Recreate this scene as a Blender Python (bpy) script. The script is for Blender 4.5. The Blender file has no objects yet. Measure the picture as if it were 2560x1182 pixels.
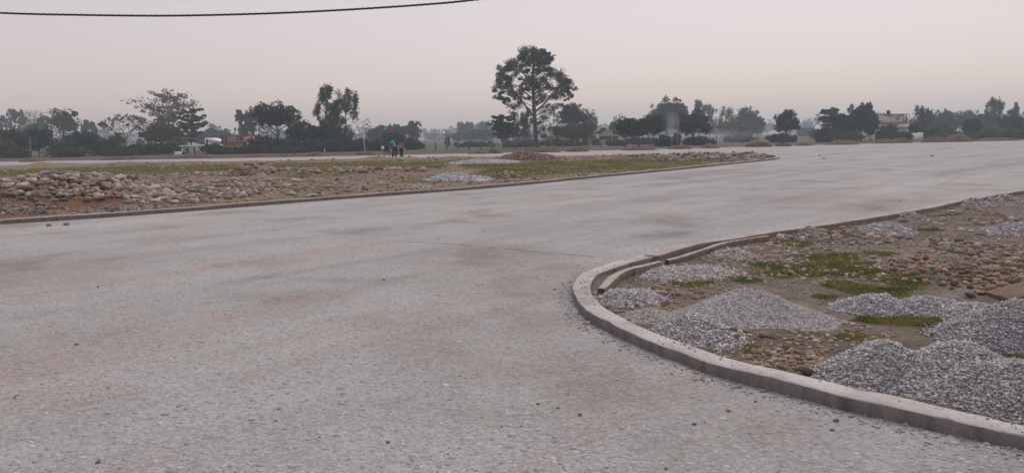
import bpy, bmesh, math, random
import numpy as np
from mathutils import Vector, Matrix

# ------------------------------------------------------------------ camera
scene = bpy.context.scene
C = scene.collection
F, CX, CY, CAMH = 1848.0, 1280.0, 591.0, 1.6
PITCH, ROLL = math.atan((591 - 342) / F), math.radians(1.0)
fwd = np.array([0, math.cos(PITCH), -math.sin(PITCH)])
up0 = np.array([0, math.sin(PITCH), math.cos(PITCH)])
r0 = np.array([1.0, 0, 0])
rgt = math.cos(ROLL) * r0 - math.sin(ROLL) * up0
upv = math.cos(ROLL) * up0 + math.sin(ROLL) * r0
cd = bpy.data.cameras.new('camera')
cd.sensor_width = 36.0
cd.lens = F / 2560 * 36.0
cd.clip_start, cd.clip_end = 0.05, 6000
cam = bpy.data.objects.new('camera', cd)
C.objects.link(cam)
cam.matrix_world = Matrix(((rgt[0], upv[0], -fwd[0], 0), (rgt[1], upv[1], -fwd[1], 0),
                           (rgt[2], upv[2], -fwd[2], CAMH), (0, 0, 0, 1)))
scene.camera = cam

# ------------------------------------------------------------------ sky, sun, exposure
SUN_EL, SUN_AZ = 56.0, 24.0          # degrees; azimuth measured from +Y towards +X
world = bpy.data.worlds.new('World')
scene.world = world
world.use_nodes = True
wn = world.node_tree
wn.nodes.clear()
w_out = wn.nodes.new('ShaderNodeOutputWorld')
w_add = wn.nodes.new('ShaderNodeAddShader')
w_sky = wn.nodes.new('ShaderNodeTexSky')
w_sky.sky_type = 'NISHITA'
w_sky.sun_disc = False
w_sky.sun_elevation = math.radians(SUN_EL)
w_sky.sun_rotation = math.radians(SUN_AZ)
w_sky.air_density = 1.0
w_sky.dust_density = 3.0
w_b1 = wn.nodes.new('ShaderNodeBackground')
w_b1.inputs[1].default_value = 0.05
w_b2 = wn.nodes.new('ShaderNodeBackground')      # even veil of dust over the whole sky
w_b2.inputs[0].default_value = (0.765, 0.60, 0.568, 1)
w_b2.inputs[1].default_value = 0.66
wn.links.new(w_sky.outputs[0], w_b1.inputs[0])
wn.links.new(w_b1.outputs[0], w_add.inputs[0])
wn.links.new(w_b2.outputs[0], w_add.inputs[1])
wn.links.new(w_add.outputs[0], w_out.inputs[0])

sd = bpy.data.lights.new('sun', 'SUN')
sd.energy = 1.3
sd.angle = math.radians(24)
sd.color = (1.0, 0.93, 0.88)
sun = bpy.data.objects.new('sun', sd)
C.objects.link(sun)
_az, _el = math.radians(SUN_AZ), math.radians(SUN_EL)
sdir = Vector((math.sin(_az) * math.cos(_el), math.cos(_az) * math.cos(_el), math.sin(_el)))
sun.rotation_euler = sdir.to_track_quat('Z', 'Y').to_euler()
sun.location = (20, 60, 60)

vs = scene.view_settings
vs.view_transform = 'Standard'
vs.look = 'None'
vs.gamma = 1.0
vs.exposure = 0.0
vs.use_curve_mapping = False
scene.cycles.use_denoising = True
scene.cycles.max_bounces = 6
scene.cycles.volume_bounces = 2
scene.cycles.diffuse_bounces = 3
scene.cycles.transparent_max_bounces = 8

# ------------------------------------------------------------------ helpers
rng = np.random.default_rng(11)
random.seed(5)


def ray(px, py):
    return fwd + rgt * ((px - CX) / F) + upv * ((CY - py) / F)


def gp(px, py, z=0.0):
    """the place on level z that the photograph shows at this pixel"""
    v = ray(px, py)
    t = (z - CAMH) / v[2]
    return np.array([v[0] * t, v[1] * t])


def at(px, py, Y):
    v = ray(px, py)
    t = Y / v[1]
    return np.array([v[0] * t, Y, CAMH + v[2] * t])


def srgb(r, g, b):
    f = lambda c: (c / 255 / 12.92) if c / 255 <= 0.04045 else ((c / 255 + 0.055) / 1.055) ** 2.4
    return (f(r), f(g), f(b))


def hash2(xi, yi, seed):
    h = (xi.astype(np.int64) * 374761393 + yi.astype(np.int64) * 668265263 + seed * 144269504) & 0xffffffff
    h = ((h ^ (h >> 13)) * 1274126177) & 0xffffffff
    return ((h ^ (h >> 16)) & 0xffffff) / float(0xffffff)


def vn(x, y, seed=0):
    x = np.asarray(x, float)
    y = np.asarray(y, float)
    xi, yi = np.floor(x), np.floor(y)
    fx, fy = x - xi, y - yi
    fx = fx * fx * (3 - 2 * fx)
    fy = fy * fy * (3 - 2 * fy)
    a = hash2(xi, yi, seed); b = hash2(xi + 1, yi, seed)
    c = hash2(xi, yi + 1, seed); d = hash2(xi + 1, yi + 1, seed)
    return (a * (1 - fx) + b * fx) * (1 - fy) + (c * (1 - fx) + d * fx) * fy * 1.0


def fbm(x, y, seed=0, oct=3):
    s, a, t = 0, 1.0, 0
    for k in range(oct):
        s = s + a * vn(x * 2 ** k, y * 2 ** k, seed + k)
        t += a
        a *= 0.5
    return s / t


def pip(x, y, poly):
    x = np.asarray(x); y = np.asarray(y)
    inside = np.zeros(x.shape, bool)
    n = len(poly)
    j = n - 1
    for i in range(n):
        xi, yi = poly[i]; xj, yj = poly[j]
        if yi != yj:
            c = ((yi > y) != (yj > y)) & (x < (xj - xi) * (y - yi) / (yj - yi) + xi)
            inside ^= c
        j = i
    return inside


def catmull(P, step):
    P = np.asarray(P, float)
    P = np.vstack([2 * P[0] - P[1], P, 2 * P[-1] - P[-2]])
    out = []
    for i in range(1, len(P) - 2):
        a, b, c, d = P[i - 1:i + 3]
        n = max(2, int(np.linalg.norm(c - b) / step))
        for t in np.arange(n) / n:
            out.append(0.5 * (2 * b + (c - a) * t + (2 * a - 5 * b + 4 * c - d) * t * t + (3 * b - a - 3 * c + d) * t ** 3))
    out.append(P[-2])
    return np.array(out)


def normals2(path):
    t = np.gradient(path, axis=0)
    t /= np.linalg.norm(t, axis=1)[:, None] + 1e-9
    return np.stack([-t[:, 1], t[:, 0]], 1)     # to the left of the walking direction


def link(name, me, mat=None, parent=None):
    o = bpy.data.objects.new(name, me)
    C.objects.link(o)
    if mat is not None and me is not None and len(me.materials) == 0:
        me.materials.append(mat)
    if parent is not None:
        o.parent = parent
    return o


def empty(name, loc=(0, 0, 0), rz=0.0):
    o = bpy.data.objects.new(name, None)
    C.objects.link(o)
    o.location = loc
    o.rotation_euler = (0, 0, rz)
    o.empty_display_size = 0.2
    return o


def tag(o, label=None, cat=None, group=None, kind=None):
    if label: o['label'] = label
    if cat: o['category'] = cat
    if group: o['group'] = group
    if kind: o['kind'] = kind
    return o


def mesh_np(name, V, Fc, smooth=False, col=None):
    """V (n,3); Fc (m,k) int with k = 3 or 4, or list of such arrays"""
    me = bpy.data.meshes.new(name)
    if not isinstance(Fc, list):
        Fc = [Fc]
    Fc = [np.asarray(f, np.int32) for f in Fc if len(f)]
    V = np.asarray(V, np.float32)
    me.vertices.add(len(V))
    me.vertices.foreach_set('co', V.ravel())
    loops = np.concatenate([f.ravel() for f in Fc])
    sizes = np.concatenate([np.full(len(f), f.shape[1], np.int32) for f in Fc])
    starts = np.concatenate([[0], np.cumsum(sizes)[:-1]]).astype(np.int32)
    me.loops.add(len(loops))
    me.loops.foreach_set('vertex_index', loops)
    me.polygons.add(len(sizes))
    me.polygons.foreach_set('loop_start', starts)
    me.polygons.foreach_set('loop_total', sizes)
    if smooth:
        me.polygons.foreach_set('use_smooth', np.ones(len(sizes), bool))
    me.update(calc_edges=True)
    if col is not None:
        ca = me.color_attributes.new('Col', 'FLOAT_COLOR', 'POINT')
        col = np.asarray(col, np.float32)
        if col.shape[1] == 3:
            col = np.hstack([col, np.ones((len(col), 1), np.float32)])
        ca.data.foreach_set('color', col.ravel())
    me.validate()
    return me


class Acc:
    """gathers pieces of ONE mesh"""
    def __init__(s):
        s.v, s.f3, s.f4, s.c, s.n = [], [], [], [], 0

    def add(s, V, f3=None, f4=None, col=None):
        V = np.asarray(V, float)
        if f3 is not None and len(f3): s.f3.append(np.asarray(f3) + s.n)
        if f4 is not None and len(f4): s.f4.append(np.asarray(f4) + s.n)
        s.v.append(V)
        if col is not None:
            col = np.asarray(col, float)
            if col.ndim == 1: col = np.tile(col, (len(V), 1))
            s.c.append(col)
        s.n += len(V)

    def box(s, x0, x1, y0, y1, z0, z1):
        V = [(x, y, z) for z in (z0, z1) for y in (y0, y1) for x in (x0, x1)]
        s.add(V, f4=[(0, 2, 3, 1), (4, 5, 7, 6), (0, 1, 5, 4), (1, 3, 7, 5), (3, 2, 6, 7), (2, 0, 4, 6)])

    def tube(s, P, R, k=6, cap=True):
        P = np.asarray(P, float)
        n = len(P)
        R = np.broadcast_to(np.asarray(R, float), (n,))
        T = np.gradient(P, axis=0)
        T /= np.linalg.norm(T, axis=1)[:, None] + 1e-9
        ref = np.array([0.31, 0.17, 0.93]) if abs(T[:, 2]).mean() < 0.8 else np.array([1.0, 0.1, 0])
        A = np.cross(T, ref); A /= np.linalg.norm(A, axis=1)[:, None] + 1e-9
        B = np.cross(T, A)
        th = np.arange(k) / k * 2 * math.pi
        V = P[:, None] + R[:, None, None] * (A[:, None] * np.cos(th)[None, :, None] + B[:, None] * np.sin(th)[None, :, None])
        V = V.reshape(-1, 3)
        i = np.arange(n - 1)[:, None] * k
        j = np.arange(k)[None]
        j2 = (j + 1) % k
        f4 = np.stack([i + j, i + j2, i + k + j2, i + k + j], -1).reshape(-1, 4)
        f3 = None
        if cap:
            V = np.vstack([V, P[0], P[-1]])
            a, b = n * k, n * k + 1
            jj = np.arange(k); jk = (jj + 1) % k
            f3 = np.vstack([np.stack([np.full(k, a), jk, jj], 1), np.stack([np.full(k, b), (n - 1) * k + jj, (n - 1) * k + jk], 1)])
        s.add(V, f3=f3, f4=f4)

    def build(s, name, mat, parent=None, smooth=False):
        V = np.vstack(s.v)
        Fc = []
        if s.f3: Fc.append(np.vstack(s.f3))
        if s.f4: Fc.append(np.vstack(s.f4))
        col = np.vstack(s.c) if s.c else None
        return link(name, mesh_np(name, V, Fc, smooth, col), mat, parent)


# icosahedron and a rounder one for stones
_p = (1 + 5 ** 0.5) / 2
ICO_V = np.array([(-1, _p, 0), (1, _p, 0), (-1, -_p, 0), (1, -_p, 0), (0, -1, _p), (0, 1, _p), (0, -1, -_p), (0, 1, -_p),
                  (_p, 0, -1), (_p, 0, 1), (-_p, 0, -1), (-_p, 0, 1)], float)
ICO_V /= np.linalg.norm(ICO_V[0])
ICO_F = np.array([(0, 11, 5), (0, 5, 1), (0, 1, 7), (0, 7, 10), (0, 10, 11), (1, 5, 9), (5, 11, 4), (11, 10, 2), (10, 7, 6), (7, 1, 8),
                  (3, 9, 4), (3, 4, 2), (3, 2, 6), (3, 6, 8), (3, 8, 9), (4, 9, 5), (2, 4, 11), (6, 2, 10), (8, 6, 7), (9, 8, 1)])


def rot_z(a):
    c, s_ = np.cos(a), np.sin(a)
    o = np.zeros_like(c); i = np.ones_like(c)
    return np.stack([np.stack([c, -s_, o], -1), np.stack([s_, c, o], -1), np.stack([o, o, i], -1)], -2)


def rot_x(a):
    c, s_ = np.cos(a), np.sin(a)
    o = np.zeros_like(c); i = np.ones_like(c)
    return np.stack([np.stack([i, o, o], -1), np.stack([o, c, -s_], -1), np.stack([o, s_, c], -1)], -2)


OCT_V = np.array([(1, 0, 0), (-1, 0, 0), (0, 1, 0), (0, -1, 0), (0, 0, 1), (0, 0, -1)], float)
OCT_F = np.array([(0, 2, 4), (2, 1, 4), (1, 3, 4), (3, 0, 4), (2, 0, 5), (1, 2, 5), (3, 1, 5), (0, 3, 5)])


def octs(pos, size, flat=(0.75, 0.45), tilt=0.5, g=None):
    """crushed chips: skewed eight-faced splinters"""
    g = g or rng
    n = len(pos)
    V = OCT_V[None] + g.uniform(-.38, .38, (n, 6, 3))
    sc = np.stack([np.ones(n), flat[0] * g.uniform(.7, 1.3, n), flat[1] * g.uniform(.7, 1.4, n)], 1) * size[:, None]
    V = V * sc[:, None]
    R = rot_z(g.uniform(0, 6.283, n)) @ rot_x(g.normal(0, tilt, n)) @ rot_z(g.uniform(0, 6.283, n))
    V = np.einsum('nij,nvj->nvi', R, V) + pos[:, None]
    Fc = (OCT_F[None] + (np.arange(n) * 6)[:, None, None]).reshape(-1, 3)
    return V.reshape(-1, 3), Fc


def chips(pos, size, flat=(0.7, 0.45), tilt=0.6, jit=0.22, g=None):
    """many small stones as one vertex/face pair; pos (n,3), size (n,) = half length"""
    g = g or rng
    n = len(pos)
    V = ICO_V[None] * (1 + g.uniform(-jit, jit, (n, 12, 1)))
    sc = np.stack([np.ones(n), flat[0] * g.uniform(.75, 1.25, n), flat[1] * g.uniform(.7, 1.35, n)], 1) * size[:, None]
    V = V * sc[:, None]
    R = rot_z(g.uniform(0, 6.283, n)) @ rot_x(g.normal(0, tilt, n)) @ rot_z(g.uniform(0, 6.283, n))
    V = np.einsum('nij,nvj->nvi', R, V) + pos[:, None]
    Fc = (ICO_F[None] + (np.arange(n) * 12)[:, None, None]).reshape(-1, 3)
    return V.reshape(-1, 3), Fc


# ------------------------------------------------------------------ materials
def newmat(name):
    m = bpy.data.materials.new(name)
    m.use_nodes = True
    nt = m.node_tree
    b = nt.nodes['Principled BSDF']
    b.inputs['Roughness'].default_value = 0.9
    b.inputs['Specular IOR Level'].default_value = 0.25
    return m, nt, b


def nd(nt, typ, **kw):
    n = nt.nodes.new(typ)
    for k, v in kw.items():
        if k.startswith('i_'):
            n.inputs[k[2:].replace('_', ' ')].default_value = v
        else:
            setattr(n, k, v)
    return n


def ramp(nt, stops, interp='LINEAR'):
    r = nt.nodes.new('ShaderNodeValToRGB')
    r.color_ramp.interpolation = interp
    e = r.color_ramp.elements
    while len(e) > 1: e.remove(e[0])
    e[0].position = stops[0][0]
    e[0].color = (*stops[0][1], 1)
    for p, c in stops[1:]:
        x = e.new(p)
        x.color = (*c, 1)
    return r


def mix(nt, a, b, fac, mode='MIX'):
    m = nt.nodes.new('ShaderNodeMix')
    m.data_type = 'RGBA'
    m.blend_type = mode
    for s, v in ((0, fac), (6, a), (7, b)):
        if hasattr(v, 'is_output') or isinstance(v, bpy.types.NodeSocket):
            nt.links.new(v, m.inputs[s])
        elif isinstance(v, tuple):
            m.inputs[s].default_value = (*v, 1) if len(v) == 3 else v
        else:
            m.inputs[s].default_value = v
    return m.outputs[2]


def noise(nt, vec, scale, detail=4.0, rough=0.55, dist=0.0):
    n = nd(nt, 'ShaderNodeTexNoise')
    n.inputs['Scale'].default_value = scale
    n.inputs['Detail'].default_value = detail
    n.inputs['Roughness'].default_value = rough
    n.inputs['Distortion'].default_value = dist
    if vec is not None: nt.links.new(vec, n.inputs['Vector'])
    return n.outputs[0]


def mapping(nt, vec, scale=(1, 1, 1), rot=(0, 0, 0)):
    m = nd(nt, 'ShaderNodeMapping')
    m.inputs['Scale'].default_value = scale
    m.inputs['Rotation'].default_value = rot
    nt.links.new(vec, m.inputs['Vector'])
    return m.outputs[0]


def geo_pos(nt):
    return nd(nt, 'ShaderNodeNewGeometry').outputs['Position']


def bump(nt, bsdf, h, strength=0.5, dist=0.02, prev=None):
    b = nd(nt, 'ShaderNodeBump')
    b.inputs['Strength'].default_value = strength
    b.inputs['Distance'].default_value = dist
    nt.links.new(h, b.inputs['Height'])
    if prev is not None: nt.links.new(prev, b.inputs['Normal'])
    nt.links.new(b.outputs[0], bsdf.inputs['Normal'])
    return b.outputs[0]


def mat_plain(name, col, var=0.25, scale=3.0, rough=0.9, bstr=0.0):
    m, nt, b = newmat(name)
    tc = nd(nt, 'ShaderNodeTexCoord').outputs['Object']
    n = noise(nt, tc, scale)
    r = ramp(nt, [(0.3, tuple(c * (1 - var) for c in col)), (0.7, tuple(min(1, c * (1 + var)) for c in col))])
    nt.links.new(n, r.inputs[0])
    nt.links.new(r.outputs[0], b.inputs['Base Color'])
    b.inputs['Roughness'].default_value = rough
    if bstr: bump(nt, b, n, bstr, 0.02)
    return m


def mat_vcol(name, rough=0.95, nscale=40.0, nvar=0.3, bstr=0.3, bdist=0.01, spec=0.2):
    """colour from the mesh's own colour attribute, with fine grain on top"""
    m, nt, b = newmat(name)
    at_ = nd(nt, 'ShaderNodeVertexColor')
    at_.layer_name = 'Col'
    n = noise(nt, geo_pos(nt), nscale, 5.0, 0.65)
    r = ramp(nt, [(0.3, (1 - nvar,) * 3), (0.72, (1 + nvar,) * 3)])
    nt.links.new(n, r.inputs[0])
    c = mix(nt, at_.outputs[0], r.outputs[0], 1.0, 'MULTIPLY')
    nt.links.new(c, b.inputs['Base Color'])
    b.inputs['Roughness'].default_value = rough
    b.inputs['Specular IOR Level'].default_value = spec
    if bstr: bump(nt, b, n, bstr, bdist)
    return m


def mat_leaf(name, rough=0.7):
    m, nt, b = newmat(name)
    at_ = nd(nt, 'ShaderNodeVertexColor')
    at_.layer_name = 'Col'
    nt.links.new(at_.outputs[0], b.inputs['Base Color'])
    b.inputs['Roughness'].default_value = rough
    b.inputs['Specular IOR Level'].default_value = 0.15
    tr = nd(nt, 'ShaderNodeBsdfTranslucent')
    nt.links.new(at_.outputs[0], tr.inputs[0])
    ms = nd(nt, 'ShaderNodeMixShader')
    ms.inputs[0].default_value = 0.25
    nt.links.new(b.outputs[0], ms.inputs[1])
    nt.links.new(tr.outputs[0], ms.inputs[2])
    nt.links.new(ms.outputs[0], nt.nodes['Material Output'].inputs[0])
    return m


def mat_road():
    m, nt, b = newmat('road_surface')
    P = geo_pos(nt)
    along = mapping(nt, mapping(nt, P, (1, 1, 1), (0, 0, math.radians(-46))), (0.06, 0.5, 1))
    s1 = noise(nt, along, 1.0, 5, 0.62, 0.6)
    along2 = mapping(nt, mapping(nt, P, (1, 1, 1), (0, 0, math.radians(-50))), (0.16, 1.3, 1))
    s2 = noise(nt, along2, 1.0, 5, 0.6, 0.5)
    blot = noise(nt, P, 0.55, 6, 0.62, 0.3)
    base = ramp(nt, [(0.30, (0.27, 0.283, 0.288)), (0.46, (0.352, 0.376, 0.386)), (0.58, (0.383, 0.397, 0.397)), (0.72, (0.42, 0.445, 0.458))])
    nt.links.new(s1, base.inputs[0])
    tan = ramp(nt, [(0.50, (0, 0, 0)), (0.70, (1, 1, 1))])
    nt.links.new(s2, tan.inputs[0])
    tf = nd(nt, 'ShaderNodeMath', operation='MULTIPLY')
    tf.inputs[1].default_value = 0.8
    nt.links.new(tan.outputs[0], tf.inputs[0])
    c = mix(nt, base.outputs[0], (0.365, 0.315, 0.285), tf.outputs[0])
    bl = ramp(nt, [(0.30, (0.70, 0.65, 0.62)), (0.46, (0.97, 0.96, 0.95)), (0.6, (1.03, 1.03, 1.03)), (0.75, (1.12, 1.12, 1.13))])
    nt.links.new(blot, bl.inputs[0])
    c = mix(nt, c, bl.outputs[0], 1.0, 'MULTIPLY')
    # mud dragged onto the road by wheels: patches with ragged edges
    nm = noise(nt, P, 1.3, 6, 0.68, 0.5)
    acc = None
    for px_, py_, rx_, ry_, amt in [(1480, 940, 1.15, 1.0, .95), (1330, 690, 1.3, 1.6, .9), (1060, 878, .55, .6, .8), (1250, 800, 1.2, 1.0, .7), (230, 850, .9, .8, .6),
                                    (160, 1010, .5, .35, .7), (600, 760, 1.4, 1.0, .55), (1900, 1060, .7, .5, .6), (2100, 500, 2.6, 3.0, .6), (60, 700, 1.5, 1.4, .6), (1150, 640, 1.8, 1.2, .5)]:
        cx_, cy_ = gp(px_, py_)
        v1 = nd(nt, 'ShaderNodeVectorMath', operation='SUBTRACT')
        v1.inputs[1].default_value = (cx_, cy_, 0)
        nt.links.new(P, v1.inputs[0])
        v2 = nd(nt, 'ShaderNodeVectorMath', operation='MULTIPLY')
        v2.inputs[1].default_value = (1 / rx_, 1 / ry_, 0)
        nt.links.new(v1.outputs[0], v2.inputs[0])
        v3 = nd(nt, 'ShaderNodeVectorMath', operation='LENGTH')
        nt.links.new(v2.outputs[0], v3.inputs[0])
        mr_ = nd(nt, 'ShaderNodeMapRange')
        mr_.inputs[1].default_value = 1.25
        mr_.inputs[2].default_value = 0.0
        mr_.inputs[3].default_value = 0.0
        mr_.inputs[4].default_value = amt
        nt.links.new(v3.outputs['Value'], mr_.inputs[0])
        if acc is None:
            acc = mr_.outputs[0]
        else:
            mx = nd(nt, 'ShaderNodeMath', operation='MAXIMUM')
            nt.links.new(acc, mx.inputs[0])
            nt.links.new(mr_.outputs[0], mx.inputs[1])
            acc = mx.outputs[0]
    ml = nd(nt, 'ShaderNodeMath', operation='MULTIPLY')
    nt.links.new(acc, ml.inputs[0])
    nr_ = ramp(nt, [(0.34, (0.1, 0.1, 0.1)), (0.62, (1, 1, 1))])
    nt.links.new(nm, nr_.inputs[0])
    nt.links.new(nr_.outputs[0], ml.inputs[1])
    c = mix(nt, c, (0.245, 0.205, 0.182), ml.outputs[0])
    spk = noise(nt, P, 52, 3, 0.6)
    sr = ramp(nt, [(0.30, (0.55, 0.53, 0.52)), (0.40, (1, 1, 1))])
    nt.links.new(spk, sr.inputs[0])
    c = mix(nt, c, sr.outputs[0], 0.85, 'MULTIPLY')
    # pressed-in aggregate
    vo = nd(nt, 'ShaderNodeTexVoronoi')
    vo.inputs['Scale'].default_value = 34
    vo.inputs['Randomness'].default_value = 1.0
    wob = nd(nt, 'ShaderNodeVectorMath', operation='MULTIPLY_ADD')
    nz = nd(nt, 'ShaderNodeTexNoise')
    nz.inputs['Scale'].default_value = 30
    nt.links.new(P, nz.inputs['Vector'])
    nt.links.new(nz.outputs['Color'], wob.inputs[0])
    wob.inputs[1].default_value = (0.02, 0.02, 0.0)
    nt.links.new(P, wob.inputs[2])
    nt.links.new(wob.outputs[0], vo.inputs['Vector'])
    cr = ramp(nt, [(0.0, (1.12, 1.11, 1.10)), (0.45, (1.0, 1.0, 1.0)), (0.8, (0.78, 0.76, 0.75))])
    nt.links.new(vo.outputs['Distance'], cr.inputs[0])
    c = mix(nt, c, cr.outputs[0], 0.75, 'MULTIPLY')
    sepc = nd(nt, 'ShaderNodeSeparateColor')
    nt.links.new(vo.outputs['Color'], sepc.inputs[0])
    pc = ramp(nt, [(0.0, (0.82, 0.80, 0.80)), (0.5, (1, 1, 1)), (1.0, (1.14, 1.12, 1.10))])
    nt.links.new(sepc.outputs[0], pc.inputs[0])
    c = mix(nt, c, pc.outputs[0], 0.6, 'MULTIPLY')
    fine = noise(nt, P, 140, 4, 0.7)
    fr = ramp(nt, [(0.32, (0.72, 0.71, 0.71)), (0.5, (1, 1, 1)), (0.7, (1.15, 1.15, 1.15))])
    nt.links.new(fine, fr.inputs[0])
    c = mix(nt, c, fr.outputs[0], 0.8, 'MULTIPLY')
    nt.links.new(c, b.inputs['Base Color'])
    b.inputs['Roughness'].default_value = 0.92
    inv = nd(nt, 'ShaderNodeMath', operation='MULTIPLY')
    inv.inputs[1].default_value = -1
    nt.links.new(vo.outputs['Distance'], inv.inputs[0])
    n1 = bump(nt, b, inv.outputs[0], 0.6, 0.010)
    mid = noise(nt, P, 9, 5, 0.6)
    n2 = bump(nt, b, mid, 0.7, 0.03, n1)
    bump(nt, b, fine, 0.5, 0.006, n2)
    return m


def mat_concrete(name, top, face, joint=0.0):
    """cast concrete: paler upper surface, darker rough sides with stains; UV = metres along, metres around"""
    m, nt, b = newmat(name)
    P = geo_pos(nt)
    uv = nd(nt, 'ShaderNodeUVMap').outputs[0]
    n1 = noise(nt, P, 2.2, 6, 0.65, 0.4)
    n2 = noise(nt, P, 38, 5, 0.7)
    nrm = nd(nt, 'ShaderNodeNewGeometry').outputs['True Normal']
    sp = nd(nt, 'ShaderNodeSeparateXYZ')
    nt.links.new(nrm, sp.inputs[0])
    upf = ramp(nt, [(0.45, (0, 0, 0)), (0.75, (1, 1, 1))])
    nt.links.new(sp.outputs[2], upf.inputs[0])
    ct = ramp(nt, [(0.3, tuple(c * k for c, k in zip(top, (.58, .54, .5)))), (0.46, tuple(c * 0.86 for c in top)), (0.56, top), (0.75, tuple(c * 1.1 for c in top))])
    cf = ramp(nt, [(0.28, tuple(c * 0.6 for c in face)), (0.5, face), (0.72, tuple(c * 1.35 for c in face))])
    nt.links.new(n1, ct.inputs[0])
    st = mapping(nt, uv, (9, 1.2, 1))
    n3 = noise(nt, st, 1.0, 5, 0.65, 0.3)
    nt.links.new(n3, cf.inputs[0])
    c = mix(nt, cf.outputs[0], ct.outputs[0], upf.outputs[0])  # upward faces take the paler tone, sides the darker one
    fr = ramp(nt, [(0.3, (0.7, 0.7, 0.7)), (0.5, (1, 1, 1)), (0.75, (1.15, 1.15, 1.15))])
    nt.links.new(n2, fr.inputs[0])
    c = mix(nt, c, fr.outputs[0], 0.8, 'MULTIPLY')
    # honeycombed pits
    vo = nd(nt, 'ShaderNodeTexVoronoi')
    vo.inputs['Scale'].default_value = 45
    nt.links.new(P, vo.inputs['Vector'])
    pm = noise(nt, P, 5.0, 3)
    pr = ramp(nt, [(0.55, (0, 0, 0)), (0.68, (1, 1, 1))])
    nt.links.new(pm, pr.inputs[0])
    vr = ramp(nt, [(0.12, (1, 1, 1)), (0.3, (0, 0, 0))])
    nt.links.new(vo.outputs['Distance'], vr.inputs[0])
    mul = nd(nt, 'ShaderNodeMath', operation='MULTIPLY')
    nt.links.new(pr.outputs[0], mul.inputs[0])
    nt.links.new(vr.outputs[0], mul.inputs[1])
    c = mix(nt, c, tuple(x * 0.35 for x in face), mul.outputs[0])
    nt.links.new(c, b.inputs['Base Color'])
    b.inputs['Roughness'].default_value = 0.9
    k1 = bump(nt, b, n2, 0.55, 0.008)
    k2 = bump(nt, b, n3, 0.5, 0.012, k1)
    neg = nd(nt, 'ShaderNodeMath', operation='MULTIPLY')
    neg.inputs[1].default_value = -1
    nt.links.new(mul.outputs[0], neg.inputs[0])
    bump(nt, b, neg.outputs[0], 0.8, 0.01, k2)
    return m


def mat_stone():
    """river cobbles: every stone its own tone"""
    m, nt, b = newmat('river_stone')
    oi = nd(nt, 'ShaderNodeObjectInfo')
    c0 = oi.outputs['Color']
    tc = nd(nt, 'ShaderNodeTexCoord').outputs['Object']
    n = noise(nt, tc, 3.0, 6, 0.65, 0.3)
    f = ramp(nt, [(0.3, (0.68, 0.66, 0.64)), (0.5, (1, 1, 1)), (0.75, (1.2, 1.2, 1.2))])
    nt.links.new(n, f.inputs[0])
    c = mix(nt, c0, f.outputs[0], 1.0, 'MULTIPLY')
    nt.links.new(c, b.inputs['Base Color'])
    b.inputs['Roughness'].default_value = 0.82
    bump(nt, b, n, 0.4, 0.05)
    return m


M_ROAD = mat_road()
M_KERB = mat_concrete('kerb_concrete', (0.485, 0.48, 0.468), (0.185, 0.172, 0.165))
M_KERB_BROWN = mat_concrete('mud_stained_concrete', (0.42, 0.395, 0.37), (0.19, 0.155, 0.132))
M_SOIL = mat_vcol('island_soil', nscale=22, nvar=0.35, bstr=0.7, bdist=0.03)
M_GRAVEL = mat_vcol('crushed_stone', nscale=150, nvar=0.22, bstr=0.3, bdist=0.004)
M_CORE = mat_vcol('stone_dust', nscale=90, nvar=0.4, bstr=0.9, bdist=0.012)
M_STONE = mat_stone()
M_STONES = mat_vcol('loose_stone', nscale=60, nvar=0.25, bstr=0.3, bdist=0.006)
M_GRASS = mat_leaf('grass_blade')
M_LEAF = mat_leaf('leaf')
M_BARK = mat_plain('bark', (0.10, 0.078, 0.062), 0.35, 4, 0.95, 0.4)
M_BARK_PALE = mat_plain('pale_bark', (0.26, 0.225, 0.19), 0.3, 3, 0.95, 0.3)

# ------------------------------------------------------------------ ground and road
def grid_mesh(name, xs, ys, zf, colf=None, keep=None, smooth=True):
    X, Y = np.meshgrid(xs, ys)
    n, k = Y.shape
    Z = zf(X.ravel(), Y.ravel())
    V = np.stack([X.ravel(), Y.ravel(), Z], 1)
    idx = np.arange(n * k).reshape(n, k)
    f = np.stack([idx[:-1, :-1], idx[:-1, 1:], idx[1:, 1:], idx[1:, :-1]], -1).reshape(-1, 4)
    if keep is not None:
        cx = V[f][:, :, :2].mean(1)
        f = f[keep(cx[:, 0], cx[:, 1])]
        used = np.unique(f)
        mp = np.full(len(V), -1); mp[used] = np.arange(len(used))
        V, f = V[used], mp[f]
    col = colf(V[:, 0], V[:, 1]) if colf else None
    return mesh_np(name, V, f, smooth, col)


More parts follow.
